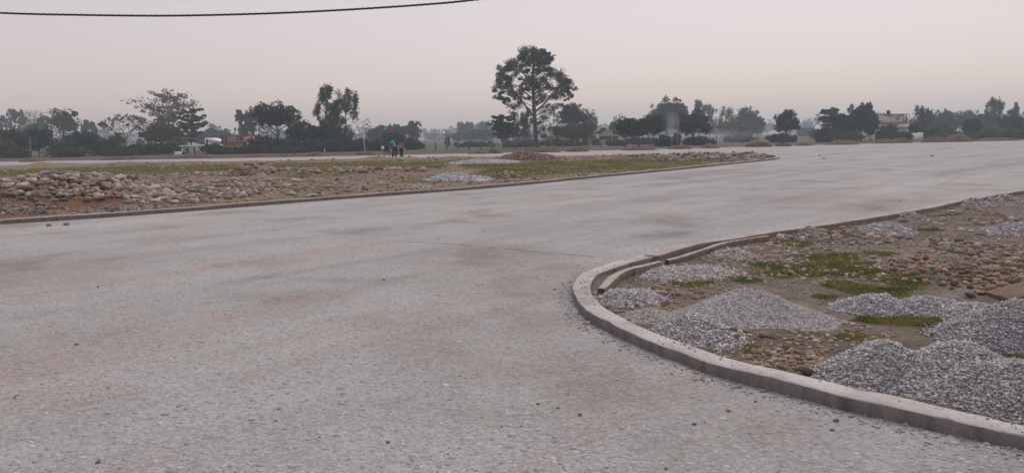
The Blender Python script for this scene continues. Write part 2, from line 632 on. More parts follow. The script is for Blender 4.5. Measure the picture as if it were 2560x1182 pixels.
def mat_ground():
    m, nt, b = newmat('dry_earth')
    P = geo_pos(nt)
    n = noise(nt, P, 0.12, 6, 0.6, 0.5)
    r = ramp(nt, [(0.3, (0.07, 0.05, 0.042)), (0.5, (0.095, 0.063, 0.05)), (0.7, (0.115, 0.078, 0.06))])
    nt.links.new(n, r.inputs[0])
    rg = ramp(nt, [(0.3, (0.05, 0.055, 0.035)), (0.5, (0.075, 0.078, 0.05)), (0.7, (0.11, 0.105, 0.07))])
    nt.links.new(n, rg.inputs[0])
    sp = nd(nt, 'ShaderNodeSeparateXYZ')
    nt.links.new(P, sp.inputs[0])
    ad = nd(nt, 'ShaderNodeMath', operation='MULTIPLY_ADD')
    nt.links.new(n, ad.inputs[0])
    ad.inputs[1].default_value = 14.0
    px_ = nd(nt, 'ShaderNodeMath', operation='MAXIMUM')
    nt.links.new(sp.outputs[0], px_.inputs[0])
    px_.inputs[1].default_value = 0.0
    sl = nd(nt, 'ShaderNodeMath', operation='MULTIPLY_ADD')
    nt.links.new(px_.outputs[0], sl.inputs[0])
    sl.inputs[1].default_value = -0.30
    nt.links.new(sp.outputs[1], sl.inputs[2])
    nt.links.new(sl.outputs[0], ad.inputs[2])
    mr = nd(nt, 'ShaderNodeMapRange')
    mr.inputs[1].default_value = 103.0
    mr.inputs[2].default_value = 109.0
    nt.links.new(ad.outputs[0], mr.inputs[0])
    r_mix = mix(nt, r.outputs[0], rg.outputs[0], mr.outputs[0])
    n2 = noise(nt, P, 1.6, 6, 0.7)
    r2 = ramp(nt, [(0.3, (0.7, 0.7, 0.7)), (0.7, (1.25, 1.25, 1.25))])
    nt.links.new(n2, r2.inputs[0])
    c = mix(nt, r_mix, r2.outputs[0], 1.0, 'MULTIPLY')
    nt.links.new(c, b.inputs['Base Color'])
    bump(nt, b, n2, 1.0, 0.15)
    return m


xs = np.linspace(-740, 740, 60)
ys = np.concatenate([np.linspace(-40, 60, 12), np.linspace(80, 820, 40)])
g = link('ground', grid_mesh('ground', xs, ys, lambda x, y: np.full(x.shape, -0.03)), mat_ground())
tag(g, 'dry brown earth stretching to the tree line', kind='structure')

far_edge = np.array([gp(*p) for p in [(-900, 419), (0, 404.5), (440, 398), (880, 390), (1480, 377), (2000, 363.5), (2560, 350), (3300, 333)]])
far_edge = catmull(far_edge, 2.0)
fe_l = np.array([[-160, far_edge[0, 1] - 4]])
fe_r = np.array([[far_edge[-1, 0] + 80, far_edge[-1, 1] + 45]])
fe = np.vstack([fe_l, far_edge, fe_r])
fe[:, 1] += (vn(fe[:, 0] * 0.7, fe[:, 0] * 0, 3) - 0.5) * 0.9
rows = np.linspace(0, 1, 14)
V = []
for t in rows:
    for x, y in fe:
        V.append((x * (0.5 + 0.5 * t) if t < 1 else x, -30 + (y + 30) * t, 0.0))
V = np.array(V)
k = len(fe)
idx = np.arange(len(V)).reshape(len(rows), k)
f = np.stack([idx[:-1, :-1], idx[:-1, 1:], idx[1:, 1:], idx[1:, :-1]], -1).reshape(-1, 4)
road = link('road', mesh_np('road', V, f), M_ROAD)
tag(road, 'wide pale grey unfinished road of rolled aggregate', kind='structure')

# ------------------------------------------------------------------ kerb lines
KH = 0.08
k_near = [(2760, 1131), (2560, 1087), (2371, 1048), (2234, 1017), (2117, 994), (2042, 974), (1906, 941), (1771, 905), (1695, 878), (1592, 840),
          (1501, 796), (1468, 776), (1446, 753), (1433, 728), (1433, 710), (1444, 693), (1466, 678), (1514, 661), (1562, 648), (1613, 636)]
P_near = catmull([gp(x, y, KH) for x, y in k_near], 0.05)
k_far = [(1608, 636), (1705, 611), (1781, 598), (1908, 578), (2122, 548), (2285, 521), (2420, 495), (2560, 473), (2760, 441)]
P_farr = catmull([gp(x, y, 0.10) for x, y in k_far], 0.1)
LKH = 0.09
k_left = [(-900, 603), (-400, 574), (0, 550), (300, 531), (640, 506), (850, 490), (1240, 462), (1512, 436.5), (1669, 422.5), (1825, 407),
          (1919, 397.5), (1945, 393.5), (1948, 390), (1930, 386.3), (1870, 384.2), (1780, 384.6)]
P_left = catmull([gp(x, y, LKH) for x, y in k_left], 0.25)
back_left = np.array([gp(x, y) for x, y in [(1700, 386.5), (1480, 390), (1200, 394), (940, 398.5), (520, 405), (0, 414), (-500, 423), (-1000, 432)]])

poly_right = np.vstack([P_near, P_farr[2:], [[60, 40], [60, 2.0], [5, 1.2]]])
poly_left = np.vstack([P_left, back_left, [[-70, 58], [-70, 12]]])


def offset(path, d):
    return path + normals2(path) * d


def kerb(name, path, width, height, side, mat, seed, wob=0.017, z0=-0.06, htop=None):
    """swept concrete kerb; side = +1 when the body lies left of the path"""
    n = len(path)
    N = normals2(path) * side
    s = np.concatenate([[0], np.cumsum(np.linalg.norm(np.diff(path, axis=0), axis=1))])
    w1 = (fbm(s * 1.5, s * 0 + seed, seed, 4) - .5) * 2 * wob
    w2 = (fbm(s * 1.9, s * 0 + seed + 7, seed + 5, 4) - .5) * 2 * wob * 1.4
    hz = height + (fbm(s * 0.9, s * 0 + seed + 3, seed + 9, 4) - .5) * 2 * wob * 0.9
    seg = np.floor(s / 0.62 + .35 * np.sin(s * 2.1))
    w1 = w1 + (hash2(seg, seg * 0, seed) - .5) * 0.011
    w2 = w2 + (hash2(seg, seg * 0 + 4, seed) - .5) * 0.012
    hz = hz + (hash2(seg, seg * 0 + 9, seed) - .5) * 0.006
    e1 = (vn(s * 14, s * 0, seed + 2) ** 3) * 0.012
    prof = [(0 + w1, np.full(n, z0), 0.0), (0 + w1, hz * 0.45, .06), (0.001 + w1 + e1, hz - 0.005 - e1 * .5, 0.1), (0.006 + w1 + e1, hz - 0.0005, 0.12),
            (width * .5 + w1 * .5, hz + 0.001, .2), (width - 0.006 + w2, hz - 0.002, 0.29), (width - .001 + w2, hz - 0.007, 0.31), (width + 0.006 + w2, np.full(n, z0), 0.4)]
    V, UV = [], []
    for off, z, v in prof:
        p = path + N * (np.broadcast_to(off, (n,)))[:, None]
        V.append(np.column_stack([p, np.broadcast_to(z, (n,))]))
        UV.append(np.column_stack([s, np.full(n, v)]))
    m_ = len(prof)
    V = np.concatenate(V); UV = np.concatenate(UV)
    idx = np.arange(m_ * n).reshape(m_, n)
    f = np.stack([idx[:-1, :-1], idx[:-1, 1:], idx[1:, 1:], idx[1:, :-1]], -1).reshape(-1, 4)
    if side < 0: f = f[:, ::-1]
    f = f[:, ::-1]
    caps = []
    for c in (0, n - 1):
        ring = idx[:, c]
        for a in range(1, m_ - 1):
            caps.append((ring[0], ring[a], ring[a + 1]))
    me = mesh_np(name, V, [f, np.array(caps)], False)
    uvl = me.uv_layers.new(name='UVMap')
    li = np.zeros(len(me.loops), np.int32)
    me.loops.foreach_get('vertex_index', li)
    uvl.data.foreach_set('uv', UV[li].astype(np.float32).ravel())
    return link(name, me, mat)


# walking from the bottom right round the nose the island lies to the right of the path
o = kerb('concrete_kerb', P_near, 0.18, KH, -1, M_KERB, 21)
tag(o, 'near curved concrete kerb with pale top round the gravel island', 'kerb')
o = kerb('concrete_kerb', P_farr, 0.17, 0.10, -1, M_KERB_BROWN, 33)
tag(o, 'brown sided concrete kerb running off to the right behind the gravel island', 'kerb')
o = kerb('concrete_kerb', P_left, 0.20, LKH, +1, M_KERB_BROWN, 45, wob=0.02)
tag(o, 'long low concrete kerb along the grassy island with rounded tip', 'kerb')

# low inner edging walls behind the near kerb
def wall_path(pts, z):
    return catmull([gp(x, y, z) for x, y in pts], 0.05)


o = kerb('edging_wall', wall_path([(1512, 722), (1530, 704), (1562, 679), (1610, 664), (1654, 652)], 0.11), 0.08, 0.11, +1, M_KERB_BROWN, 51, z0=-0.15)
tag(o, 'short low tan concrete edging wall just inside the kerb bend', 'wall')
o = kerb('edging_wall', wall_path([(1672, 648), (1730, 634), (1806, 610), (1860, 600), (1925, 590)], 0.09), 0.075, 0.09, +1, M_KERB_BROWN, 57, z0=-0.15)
tag(o, 'longer low tan edging wall behind the gap, running along the rear kerb', 'wall')

# ------------------------------------------------------------------ island relief
def ell(cx, y0, y1, halfw, z=0.0):
    """an ellipse on the ground from the photograph: centre column, far and near rows, half width"""
    a, b = gp(cx, y0, z), gp(cx, y1, z)
    c = (a + b) / 2
    d = c[1]
    return c[0], c[1], halfw / F * d, abs(a[1] - b[1]) / 2


def bell(x, y, cx, cy, rx, ry, h, p=1.5):
    r2 = ((x - cx) / rx) ** 2 + ((y - cy) / ry) ** 2
    return h * np.clip(1 - r2, 0, None) ** p


LM = []      # mounds and ridges that belong to the left island's own soil
def lm(cpx, cpy, halfw, ry, h, p=1.3):
    c = gp(cpx, cpy)
    LM.append((c[0], c[1], halfw / F * c[1], ry, h, p))


for a in [(-260, 508, 200, 3.4, .55), (-90, 508, 190, 3.4, .62), (60, 508, 170, 3.2, .56), (150, 506, 150, 3.0, .78), (270, 500, 130, 3.0, .60), (390, 492, 110, 3.0, .26),
          (520, 480, 140, 2.5, .10), (470, 450, 120, 1.6, .18), (645, 437, 75, 2.2, .42), (690, 440, 120, 2.2, .22), (880, 437, 190, 1.6, .16),
          (1130, 425, 40, 2.0, .2), (150, 412, 60, 2.0, 0.09), (330, 408, 80, 1.5, 0.10), (480, 405, 120, 1.6, 0.12), (640, 402, 60, 1.5, 0.08), (940, 399, 50, 1.2, .20),
          (1010, 398.5, 60, 1.2, .16), (1130, 397, 90, 1.5, .14), (1600, 396, 200, 3.0, .16), (1760, 393, 150, 2.5, .24), (1860, 391, 60, 1.6, .22), (105, 413, 30, 1.4, 0.15)]:
    lm(*a)


def floor_z(z):
    return 0.008 + np.log1p(np.exp((z - 0.008) * 70)) / 70


def ZL(x, y):
    z = 0.035 + (fbm(x * 0.35, y * 0.35, 3, 3) - .5) * 0.10 + (fbm(x * 1.6, y * 1.6, 8, 3) - .5) * 0.09
    m = np.zeros_like(np.asarray(x, float))
    for cx, cy, rx, ry, h, p in LM:
        m = np.maximum(m, bell(x, y, cx, cy, rx, ry, h, p))
    rough = 0.75 + 0.5 * fbm(x * 1.1, y * 1.1, 17, 3)
    return floor_z(z + m * rough + (fbm(x * 5, y * 5, 29, 2) - .5) * 0.03)


def ZR(x, y):
    z = 0.012 + (fbm(x * 0.6, y * 0.6, 5, 3) - .5) * 0.05 + (fbm(x * 3.1, y * 3.1, 9, 3) - .5) * 0.035
    c = gp(2480, 715)
    z = z + bell(x, y, c[0], c[1], 1.2, 1.0, 0.10) 
    return floor_z(z + (fbm(x * 9, y * 9, 31, 2) - .5) * 0.018)


# ---- grass and soil patches (cx, far row, near row, half width, weight)
GL = [ell(*a) for a in [(120, 418, 446, 260), (420, 414, 442, 260), (620, 411, 428, 200), (820, 405, 424, 240), (1040, 404, 428, 150), (1180, 412, 424, 150),
                        (1330, 408, 446, 150), (1450, 400, 440, 170), (1600, 398, 426, 150), (1700, 396, 410, 120), (780, 438, 446, 110), (810, 470, 480, 60),
                        (1250, 425, 452, 100), (1060, 450, 462, 80)]]
GR = [ell(*a) for a in [(2060, 633, 660, 90), (2010, 655, 700, 140), (2150, 645, 730, 90), (1950, 672, 700, 90), (1730, 700, 732, 75), (1850, 697, 713, 50),
                        (2260, 780, 822, 115), (2130, 838, 862, 50), (2150, 700, 760, 90), (2550, 893, 925, 50), (2320, 672, 700, 50), (2540, 655, 690, 40), (2080, 575, 592, 40),
                        (1960, 602, 622, 60), (2200, 633, 645, 40), (2400, 630, 645, 35), (2330, 575, 583, 40), (1890, 860, 900, 40), (2060, 735, 755, 40), (2180, 800, 818, 60)]]
RED = [ell(*a) for a in [(90, 478, 545, 55), (60, 525, 550, 120), (300, 478, 520, 90), (640, 475, 487, 60), (180, 505, 545, 130)]]


def mask(x, y, E, seed, amp=0.9, fr=1.0):
    m = np.zeros_like(np.asarray(x, float))
    for cx, cy, rx, ry in E:
        r = np.sqrt(((x - cx) / rx) ** 2 + ((y - cy) / ry) ** 2)
        m = np.maximum(m, 1.15 - r)
    return np.clip((m + (fbm(x * fr, y * fr, seed, 4) - .5) * amp) * 2.2, 0, 1)


def col_left(x, y):
    n1 = fbm(x * 0.4, y * 0.4, 41, 4)[:, None]
    n2 = fbm(x * 2.5, y * 2.5, 43, 3)[:, None]
    soil = np.array([0.185, 0.134, 0.102]) * (1 - n1) + np.array([0.225, 0.183, 0.153]) * n1
    grey = np.array([0.27, 0.25, 0.245])
    tipx = np.clip((x - 12) / 8, 0, 1)[:, None]
    soil = soil * (1 - tipx * .7) + grey * tipx * .7
    red = mask(x, y, RED, 51, 0.6, 0.8)[:, None]
    soil = soil * (1 - red) + np.array([0.175, 0.092, 0.062]) * red
    gm = mask(x, y, GL, 61, 1.2, 0.55)[:, None]
    g1 = fbm(x * 0.7, y * 0.7, 71, 3)[:, None]
    green = np.array([0.12, 0.135, 0.05]) * (1 - g1) + np.array([0.22, 0.195, 0.08]) * g1
    gm = gm * (0.45 + 0.55 * (n2 > .36))
    c = soil * (1 - gm) + green * gm
    return c * (0.6 + 0.75 * n2) * (0.8 + 0.4 * fbm(x * 7, y * 7, 47, 2)[:, None])


def col_right(x, y):
    n1 = fbm(x * 0.9, y * 0.9, 42, 4)[:, None]
    n2 = fbm(x * 6, y * 6, 44, 3)[:, None]
    soil = np.array([0.115, 0.092, 0.078]) * (1 - n1) + np.array([0.215, 0.186, 0.168]) * n1
    gm = mask(x, y, GR, 62, 1.5, 3.2)[:, None] * 0.8
    green = np.array([0.10, 0.11, 0.04])
    return (soil * (1 - gm) + green * gm) * (0.6 + 0.75 * n2)


inner_left = np.vstack([offset(P_left, 0.13), back_left, [[-70, 58], [-70, 12]]])
inner_right = np.vstack([offset(P_near, -0.09), offset(P_farr, -0.085)[2:], [[60, 40], [60, 2.0], [5, 1.2]]])


def edge_z(Z):
    return Z


isl = link('island_ground', grid_mesh('island_ground', np.arange(-46, 26, 0.16), np.arange(12.5, 60.5, 0.16), ZL, col_left,
                                      lambda x, y: pip(x, y, inner_left)), M_SOIL)
tag(isl, 'rough earth of the grassy traffic island beyond the road', kind='structure')
isr = link('island_ground', grid_mesh('island_ground', np.arange(0.3, 16, 0.058), np.arange(2.4, 23, 0.058), ZR, col_right,
                                      lambda x, y: pip(x, y, inner_right)), M_SOIL)
tag(isr, 'stony bare earth of the near traffic island', kind='structure')

# ------------------------------------------------------------------ gravel heaps
HEAPS = []      # every component, so stones can be laid on top


def heap_h(comps, x, y):
    m = np.full(np.asarray(x, float).shape, -1.0)
    for cx, cy, rx, ry, h in comps:
        wob_ = 1 + 0.22 * (vn(x * 2.2 / max(rx, .3) + cx, y * 2.2 / max(ry, .3), 77) - .5)
        r = np.sqrt(((x - cx) / rx) ** 2 + ((y - cy) / ry) ** 2) * wob_
        m = np.maximum(m, h * (1 - np.sqrt(r * r + 0.05)) / (1 - math.sqrt(0.05)))
    return m


def heap(label, comps, zf, size, dens, tone=(0.30, 0.30, 0.315), fringe=0.13, core_tone=None, cat='gravel heap', cell=None, seed=1,
         group=None, lump=0.03, var=0.45, cname='gravel_heap', chipname='chippings'):
    """comps: (cpx, cpy, half width px, depth radius m, peak row)"""
    gg = np.random.default_rng(1000 + seed)
    cc = []
    for cpx, cpy, hw, ry, pk in comps:
        c = gp(cpx, cpy)
        top = at(cpx, pk, c[1])
        cc.append((c[0], c[1], hw / F * c[1], ry, max(0.02, top[2] - float(zf(np.array([c[0]]), np.array([c[1]]))[0]))))
    HEAPS.append((cc, zf))
    x0 = min(c[0] - c[2] for c in cc) - .1; x1 = max(c[0] + c[2] for c in cc) + .1
    y0 = min(c[1] - c[3] for c in cc) - .1; y1 = max(c[1] + c[3] for c in cc) + .1
    cell = cell or (x1 - x0) / 60

    def zz(x, y):
        h = heap_h(cc, x, y)
        return zf(x, y) + h + (fbm(x / lump * .25, y / lump * .25, seed, 3) - .5) * lump * np.clip(h / 0.05, 0, 1)
    root = empty(cname, (cc[0][0], cc[0][1], 0))
    tag(root, label, cat, group)
    ct = np.array(core_tone or tuple(t * 0.97 for t in tone))

    def cf(x, y):
        return ct[None] * (0.8 + 0.4 * fbm(x * 4, y * 4, seed + 3, 3)[:, None])
    me = grid_mesh('heap_core', np.arange(x0, x1, cell), np.arange(y0, y1, cell), zz, cf, lambda x, y: heap_h(cc, x, y) > -0.03)
    me.transform(Matrix.Translation((-cc[0][0], -cc[0][1], 0)))
    link('heap_core', me, M_CORE, root)
    n = int((x1 - x0) * (y1 - y0) * dens)
    x = gg.uniform(x0 - fringe, x1 + fringe, n * 2); y = gg.uniform(y0 - fringe, y1 + fringe, n * 2)
    h = heap_h(cc, x, y)
    p = np.clip(1 + h / (fringe * 0.30), 0, 1) ** 3
    k_ = (gg.uniform(0, 1, len(x)) < p)
    if zf is ZR:
        k_ &= pip(x, y, inner_right)
    x, y, h = x[k_], y[k_], h[k_]
    sz = size * np.exp(np.clip(gg.normal(-.05, 0.42, len(x)), -1.2, .8))
    z = np.where(h > 0, zz(x, y), zf(x, y)) + sz * 0.25
    rnd = size >= .0125 and zf is ZR and cc[0][1] < 6
    Vc, Fc = (chips if rnd else octs)(np.stack([x - cc[0][0], y - cc[0][1], z], 1), sz * (1 if rnd else 1.12), g=gg, flat=(.72, .42), tilt=.5)
    tn = np.array(tone)[None] * np.exp(gg.normal(0, var * .6, (len(x), 1))) * (1 + gg.normal(0, .035, (len(x), 3)))
    ch = link(chipname, mesh_np(chipname, Vc, Fc, False, np.repeat(np.clip(tn, .03, .75), 12 if rnd else 6, 0)), M_GRAVEL, root)
    ch['kind'] = 'stuff'
    return root


heap('broad grey heap of fine gravel in the middle of the near island', [(1872, 797, 195, .46, 725), (2000, 812, 110, .3, 772), (1790, 806, 110, .3, 768)], ZR, .0062, 5200, (0.442, 0.442, 0.451), seed=1, var=.3)
heap('coarse grey gravel heap spilling onto the near kerb top', [(1735, 838, 112, .32, 788), (1800, 862, 70, .2, 828)], ZR, .0105, 8500, (0.409, 0.409, 0.419), seed=2)
heap('small smooth stone dust heap beside the kerb bend, a brown stone on it', [(1622, 800, 75, .24, 772)], ZR, .006, 8000, (0.462, 0.455, 0.439), seed=3, var=.25)
heap('flat coarse gravel patch tucked inside the tight kerb bend', [(1545, 752, 70, .34, 728), (1600, 748, 55, .3, 731)], ZR, .012, 7000, (0.383, 0.383, 0.393), seed=4)
heap('long low gravel ridge behind the grass strip of the near island', [(2185, 776, 115, .3, 735), (2320, 778, 130, .28, 743), (2430, 790, 110, .3, 757)], ZR, .0088, 7600, (0.409, 0.416, 0.432), seed=5)
heap('largest twin peaked coarse gravel heap right beside the near kerb', [(2205, 945, 175, .36, 856), (2400, 960, 205, .46, 858), (2530, 1003, 170, .46, 905), (2330, 960, 160, .42, 885), (2430, 985, 150, .4, 900)], ZR, .0102, 11500, (.385, .396, .40), var=.32, seed=6)
heap('tall gravel heap cut off by the right picture edge', [(2540, 850, 205, .5, 752), (2660, 860, 200, .5, 765), (2430, 850, 100, .3, 818)], ZR, .0092, 9500, (.345, .36, .375), seed=7)
heap('thin spread of gravel beside the short edging wall', [(1690, 690, 90, .42, 675), (1760, 684, 60, .3, 674)], ZR, .011, 4000, (0.436, 0.429, 0.426), seed=8)
heap('small pale blue grey gravel heap in the middle of the stony ground', [(2215, 580, 62, .5, 556)], ZR, .014, 2600, (0.399, 0.410, 0.433), seed=9)
heap('pale gravel heap at the right picture edge below the rear kerb', [(2550, 583, 75, .5, 557)], ZR, .014, 2200, (0.388, 0.394, 0.407), seed=10)
heap('little gravel heap leaning on the rear kerb, near its left end', [(2025, 590, 38, .35, 567)], ZR, .014, 2600, (0.322, 0.316, 0.314), seed=11)
heap('little gravel heap leaning on the middle of the rear kerb', [(2275, 548, 34, .45, 531)], ZR, .016, 1800, (0.333, 0.327, 0.325), seed=12)
heap('fine gravel heap between the rear stones and edging wall', [(1835, 640, 50, .35, 622)], ZR, .013, 2500, (0.396, 0.389, 0.374), seed=18)
heap('grey lump of set concrete rubble against the rear kerb', [(2440, 516, 42, .5, 497)], ZR, .02, 700, (0.317, 0.310, 0.310), seed=13, cat='rubble')
heap('grey lump of set concrete rubble nearest the right end of the rear kerb', [(2508, 505, 36, .5, 485)], ZR, .02, 700, (0.343, 0.337, 0.335), seed=14, cat='rubble')
heap('pale blue grey gravel heap on the grassy island near its kerb', [(1135, 452, 78, 1.2, 433), (1190, 455, 45, 1.0, 441)], ZL, .03, 500, (0.436, 0.442, 0.464), seed=15)
heap('flat pale gravel spread at the back of the grassy island', [(1210, 409, 95, 2.0, 399.5)], ZL, .035, 200, (0.475, 0.482, 0.497), seed=16)
heap('small grey gravel heap by the long kerb, left of the pale heap', [(1050, 474, 36, .7, 463)], ZL, .025, 500, (0.370, 0.363, 0.361), seed=17)
heap('brown rubble mound at the back of the grassy island before the big tree', [(1310, 399, 68, 2.2, 380), (1360, 400, 40, 1.6, 388)], ZL, .07, 130, (.20, .155, .13), seed=19, cat='mound', lump=.12, cname='rubble_mound', chipname='clods')


def ZRt(x, y):
    z = ZR(x, y)
    for cc, zf in HEAPS:
        if zf is ZR:
            h = heap_h(cc, x, y)
            z = np.where(h > 0, np.maximum(z, ZR(x, y) + h), z)
    return z


def in_heap(x, y, zf):
    m = np.zeros(x.shape, bool)
    for cc, z_ in HEAPS:
        if z_ is zf: m |= heap_h(cc, x, y) > 0.012
    return m


# ------------------------------------------------------------------ stones
def stone_mesh(seed, ang=0.0):
    bm = bmesh.new()
    bmesh.ops.create_icosphere(bm, subdivisions=2, radius=1.0)
    r_ = random.Random(seed)
    ax = [Vector((r_.uniform(-1, 1), r_.uniform(-1, 1), r_.uniform(-1, 1))).normalized() for _ in range(5)]
    am = [r_.uniform(-.16, .12) for _ in ax]
    for v in bm.verts:
        d = v.co.normalized()
        s_ = 1 + sum(a * max(0, d.dot(x)) ** 2 for a, x in zip(am, ax))
        v.co = d * s_
    for _ in range(13):         # worn and broken facets
        nrm = Vector((r_.gauss(0, 1), r_.gauss(0, 1), r_.gauss(0, 1))).normalized()
        lim = r_.uniform(.5, .84)
        for v in bm.verts:
            e = v.co.dot(nrm) - lim
            if e > 0: v.co -= nrm * e * .95
    ky, kz = r_.uniform(.62, .9), r_.uniform(.42, .66)
    for v in bm.verts:
        v.co.y *= ky
        v.co.z *= kz
    for f_ in bm.faces: f_.smooth = True
    me = bpy.data.meshes.new('stone')
    bm.to_mesh(me)
    bm.free()
    me.materials.append(M_STONE)
    return me


STONES = [stone_mesh(s_) for s_ in range(12)]
TONES = [('brown', (0.26, 0.215, 0.18)), ('tan', (0.35, 0.295, 0.245)), ('grey', (0.22, 0.215, 0.215)), ('cream', (0.40, 0.36, 0.31)),
         ('dark brown', (0.17, 0.138, 0.115)), ('light grey', (0.32, 0.315, 0.315)), ('reddish brown', (0.27, 0.205, 0.16)), ('pale', (.46, .44, .42))]
stone_list = []      # x, y, z, half length, zone key, tint


def zone(key, E, n, s0, s1, zf, tint=(1, 1, 1), clip=None, gseed=0, pw=2.2, lift=0.3, metres=False):
    gg = np.random.default_rng(500 + gseed)
    cx, cy, rx, ry = E if metres else ell(*E)
    r = np.sqrt(gg.uniform(0, 1, n)); a = gg.uniform(0, 6.283, n)
    x, y = cx + rx * r * np.cos(a), cy + ry * r * np.sin(a)
    ok = pip(x, y, clip) if clip is not None else np.ones(n, bool)
    if zf in (ZL, ZR): ok &= ~in_heap(x, y, zf)
    x, y = x[ok], y[ok]
    s_ = s0 + (s1 - s0) * gg.uniform(0, 1, len(x)) ** pw
    z = zf(x, y) + s_ * lift
    for i in range(len(x)):
        ti = int(gg.integers(0, 8))
        t = np.array(tint) * np.array(TONES[ti][1]) * gg.uniform(.8, 1.2)
        stone_list.append((x[i], y[i], z[i], s_[i], key, tuple(t), TONES[ti][0]))


clipL = np.vstack([offset(P_left, 0.32), back_left, [[-70, 58], [-70, 12]]])
clipR = np.vstack([offset(P_near, -0.24), offset(P_farr, -0.22)[2:], [[60, 40], [60, 2.0], [5, 1.2]]])
TAN, GREY, BRN, WHT = (1.1, .98, .85), (.95, .98, 1.02), (.85, .7, .58), (1.25, 1.22, 1.18)
zone('heap', (-14.6, 20.1, 4.2, 1.95), 1250, .035, .18, ZL, (1.02, .95, .87), clipL, 1, pw=2.8, lift=.35, metres=True)
zone('heap', (-12.0, 20.7, 2.6, 1.4), 1100, .035, .17, ZL, (1.02, .95, .87), clipL, 2, pw=2.8, lift=.35, metres=True)
zone('heap', (-10.3, 20.9, 1.5, 1.0), 260, .04, .15, ZL, (1.0, .98, .95), clipL, 3, lift=.35, metres=True)
zone('heap', (-12.3, 20.5, 1.7, .7), 220, .05, .16, ZL, (.85, .87, .9), clipL, 4, lift=.5, metres=True)
zone('heap', (-13.6, 17.8, 2.8, 1.0), 90, .03, .11, ZL, (.95, .85, .75), clipL, 33, lift=.3, metres=True)
zone('kerbrow', (480, 482, 514, 150), 170, .05, .17, ZL, (1.05, 1.05, 1.03), clipL, 5)
zone('kerbrow', (620, 465, 500, 130), 150, .05, .15, ZL, (1.05, 1.02, 1.0), clipL, 6)
zone('kerbrow', (560, 452, 478, 180), 240, .05, .15, ZL, (1.0, .96, .92), clipL, 7)
zone('kerbrow', (820, 470, 494, 110), 80, .04, .13, ZL, (1.0, 1.0, 1.0), clipL, 8)
zone('ridge', (880, 427, 440, 190), 260, .07, .21, ZL, (.95, .84, .74), clipL, 9, lift=.4)
zone('ridge', (690, 426, 444, 110), 220, .06, .19, ZL, (.85, .74, .66), clipL, 10, lift=.4)
zone('ridge', (500, 437, 450, 120), 170, .06, .17, ZL, (.95, .82, .7), clipL, 11)
zone('strewn', (1000, 440, 470, 350), 130, .04, .13, ZL, (.95, .85, .75), clipL, 12, pw=3)
zone('strewn', (1400, 430, 458, 260), 130, .04, .14, ZL, (1.1, 1.05, 1.0), clipL, 13)
zone('tip', (1740, 386, 408, 200), 420, .07, .22, ZL, (.9, .9, .92), clipL, 14, lift=.4)
zone('tip', (1500, 392, 402, 160), 70, .07, .2, ZL, (1.1, 1.05, 1.0), clipL, 15)
zone('strewn', (600, 400, 425, 640), 90, .06, .18, ZL, (1.0, .92, .85), clipL, 16)
zone('strewn', (1150, 396, 404, 180), 60, .08, .22, ZL, (1.0, .9, .8), clipL, 17)
zone('near', (1900, 840, 930, 190), 330, .010, .034, ZR, (.98, .87, .77), clipR, 21, lift=.12)
zone('near', (1960, 880, 950, 110), 150, .012, .042, ZR, (.85, .74, .64), clipR, 22, lift=.12)
zone('bend', (1570, 748, 795, 95), 150, .014, .045, ZR, (.82, .69, .57), clipR, 23, lift=.12)
zone('bend', (1720, 715, 790, 170), 320, .010, .038, ZR, (.92, .82, .72), clipR, 24, lift=.1)
zone('field', (2180, 570, 740, 460), 2600, .010, .042, ZR, (.98, .92, .87), clipR, 25, lift=.08, pw=3)
zone('field', (2420, 490, 640, 240), 1300, .014, .075, ZR, (.92, .88, .85), clipR, 26, lift=.08, pw=3)
zone('field', (2060, 560, 620, 160), 260, .02, .085, ZR, (.95, .92, .9), clipR, 27, lift=.2)
zone('field', (2000, 640, 720, 260), 450, .012, .04, ZR, (1.05, 1.0, .95), clipR, 28, lift=.08)
zone('slabside', (2430, 650, 765, 170), 500, .016, .06, ZR, (.82, .70, .60), clipR, 29, lift=.3)
zone('slabside', (2500, 600, 700, 110), 300, .02, .07, ZR, (.85, .80, .76), clipR, 30, lift=.2)
zone('bend', (1880, 600, 650, 140), 200, .016, .055, ZR, (1, .94, .88), clipR, 31, lift=.12)
zone('near', (2100, 810, 880, 120), 200, .010, .032, ZR, (1.0, .92, .85), clipR, 32, lift=.12)

GROUPS = {'heap': 'stones of the big heap on the left', 'kerbrow': 'stones strewn along the long kerb', 'ridge': 'stones of the row across the grassy island',
          'tip': 'stones on the tip of the grassy island', 'strewn': 'stray stones on the grassy island', 'near': 'pebbles behind the near kerb', 'bend': 'stones inside the kerb bend',
          'field': 'stones of the near island ground', 'slabside': 'cobbles beside the concrete slab', 'road': 'loose stones on the road'}


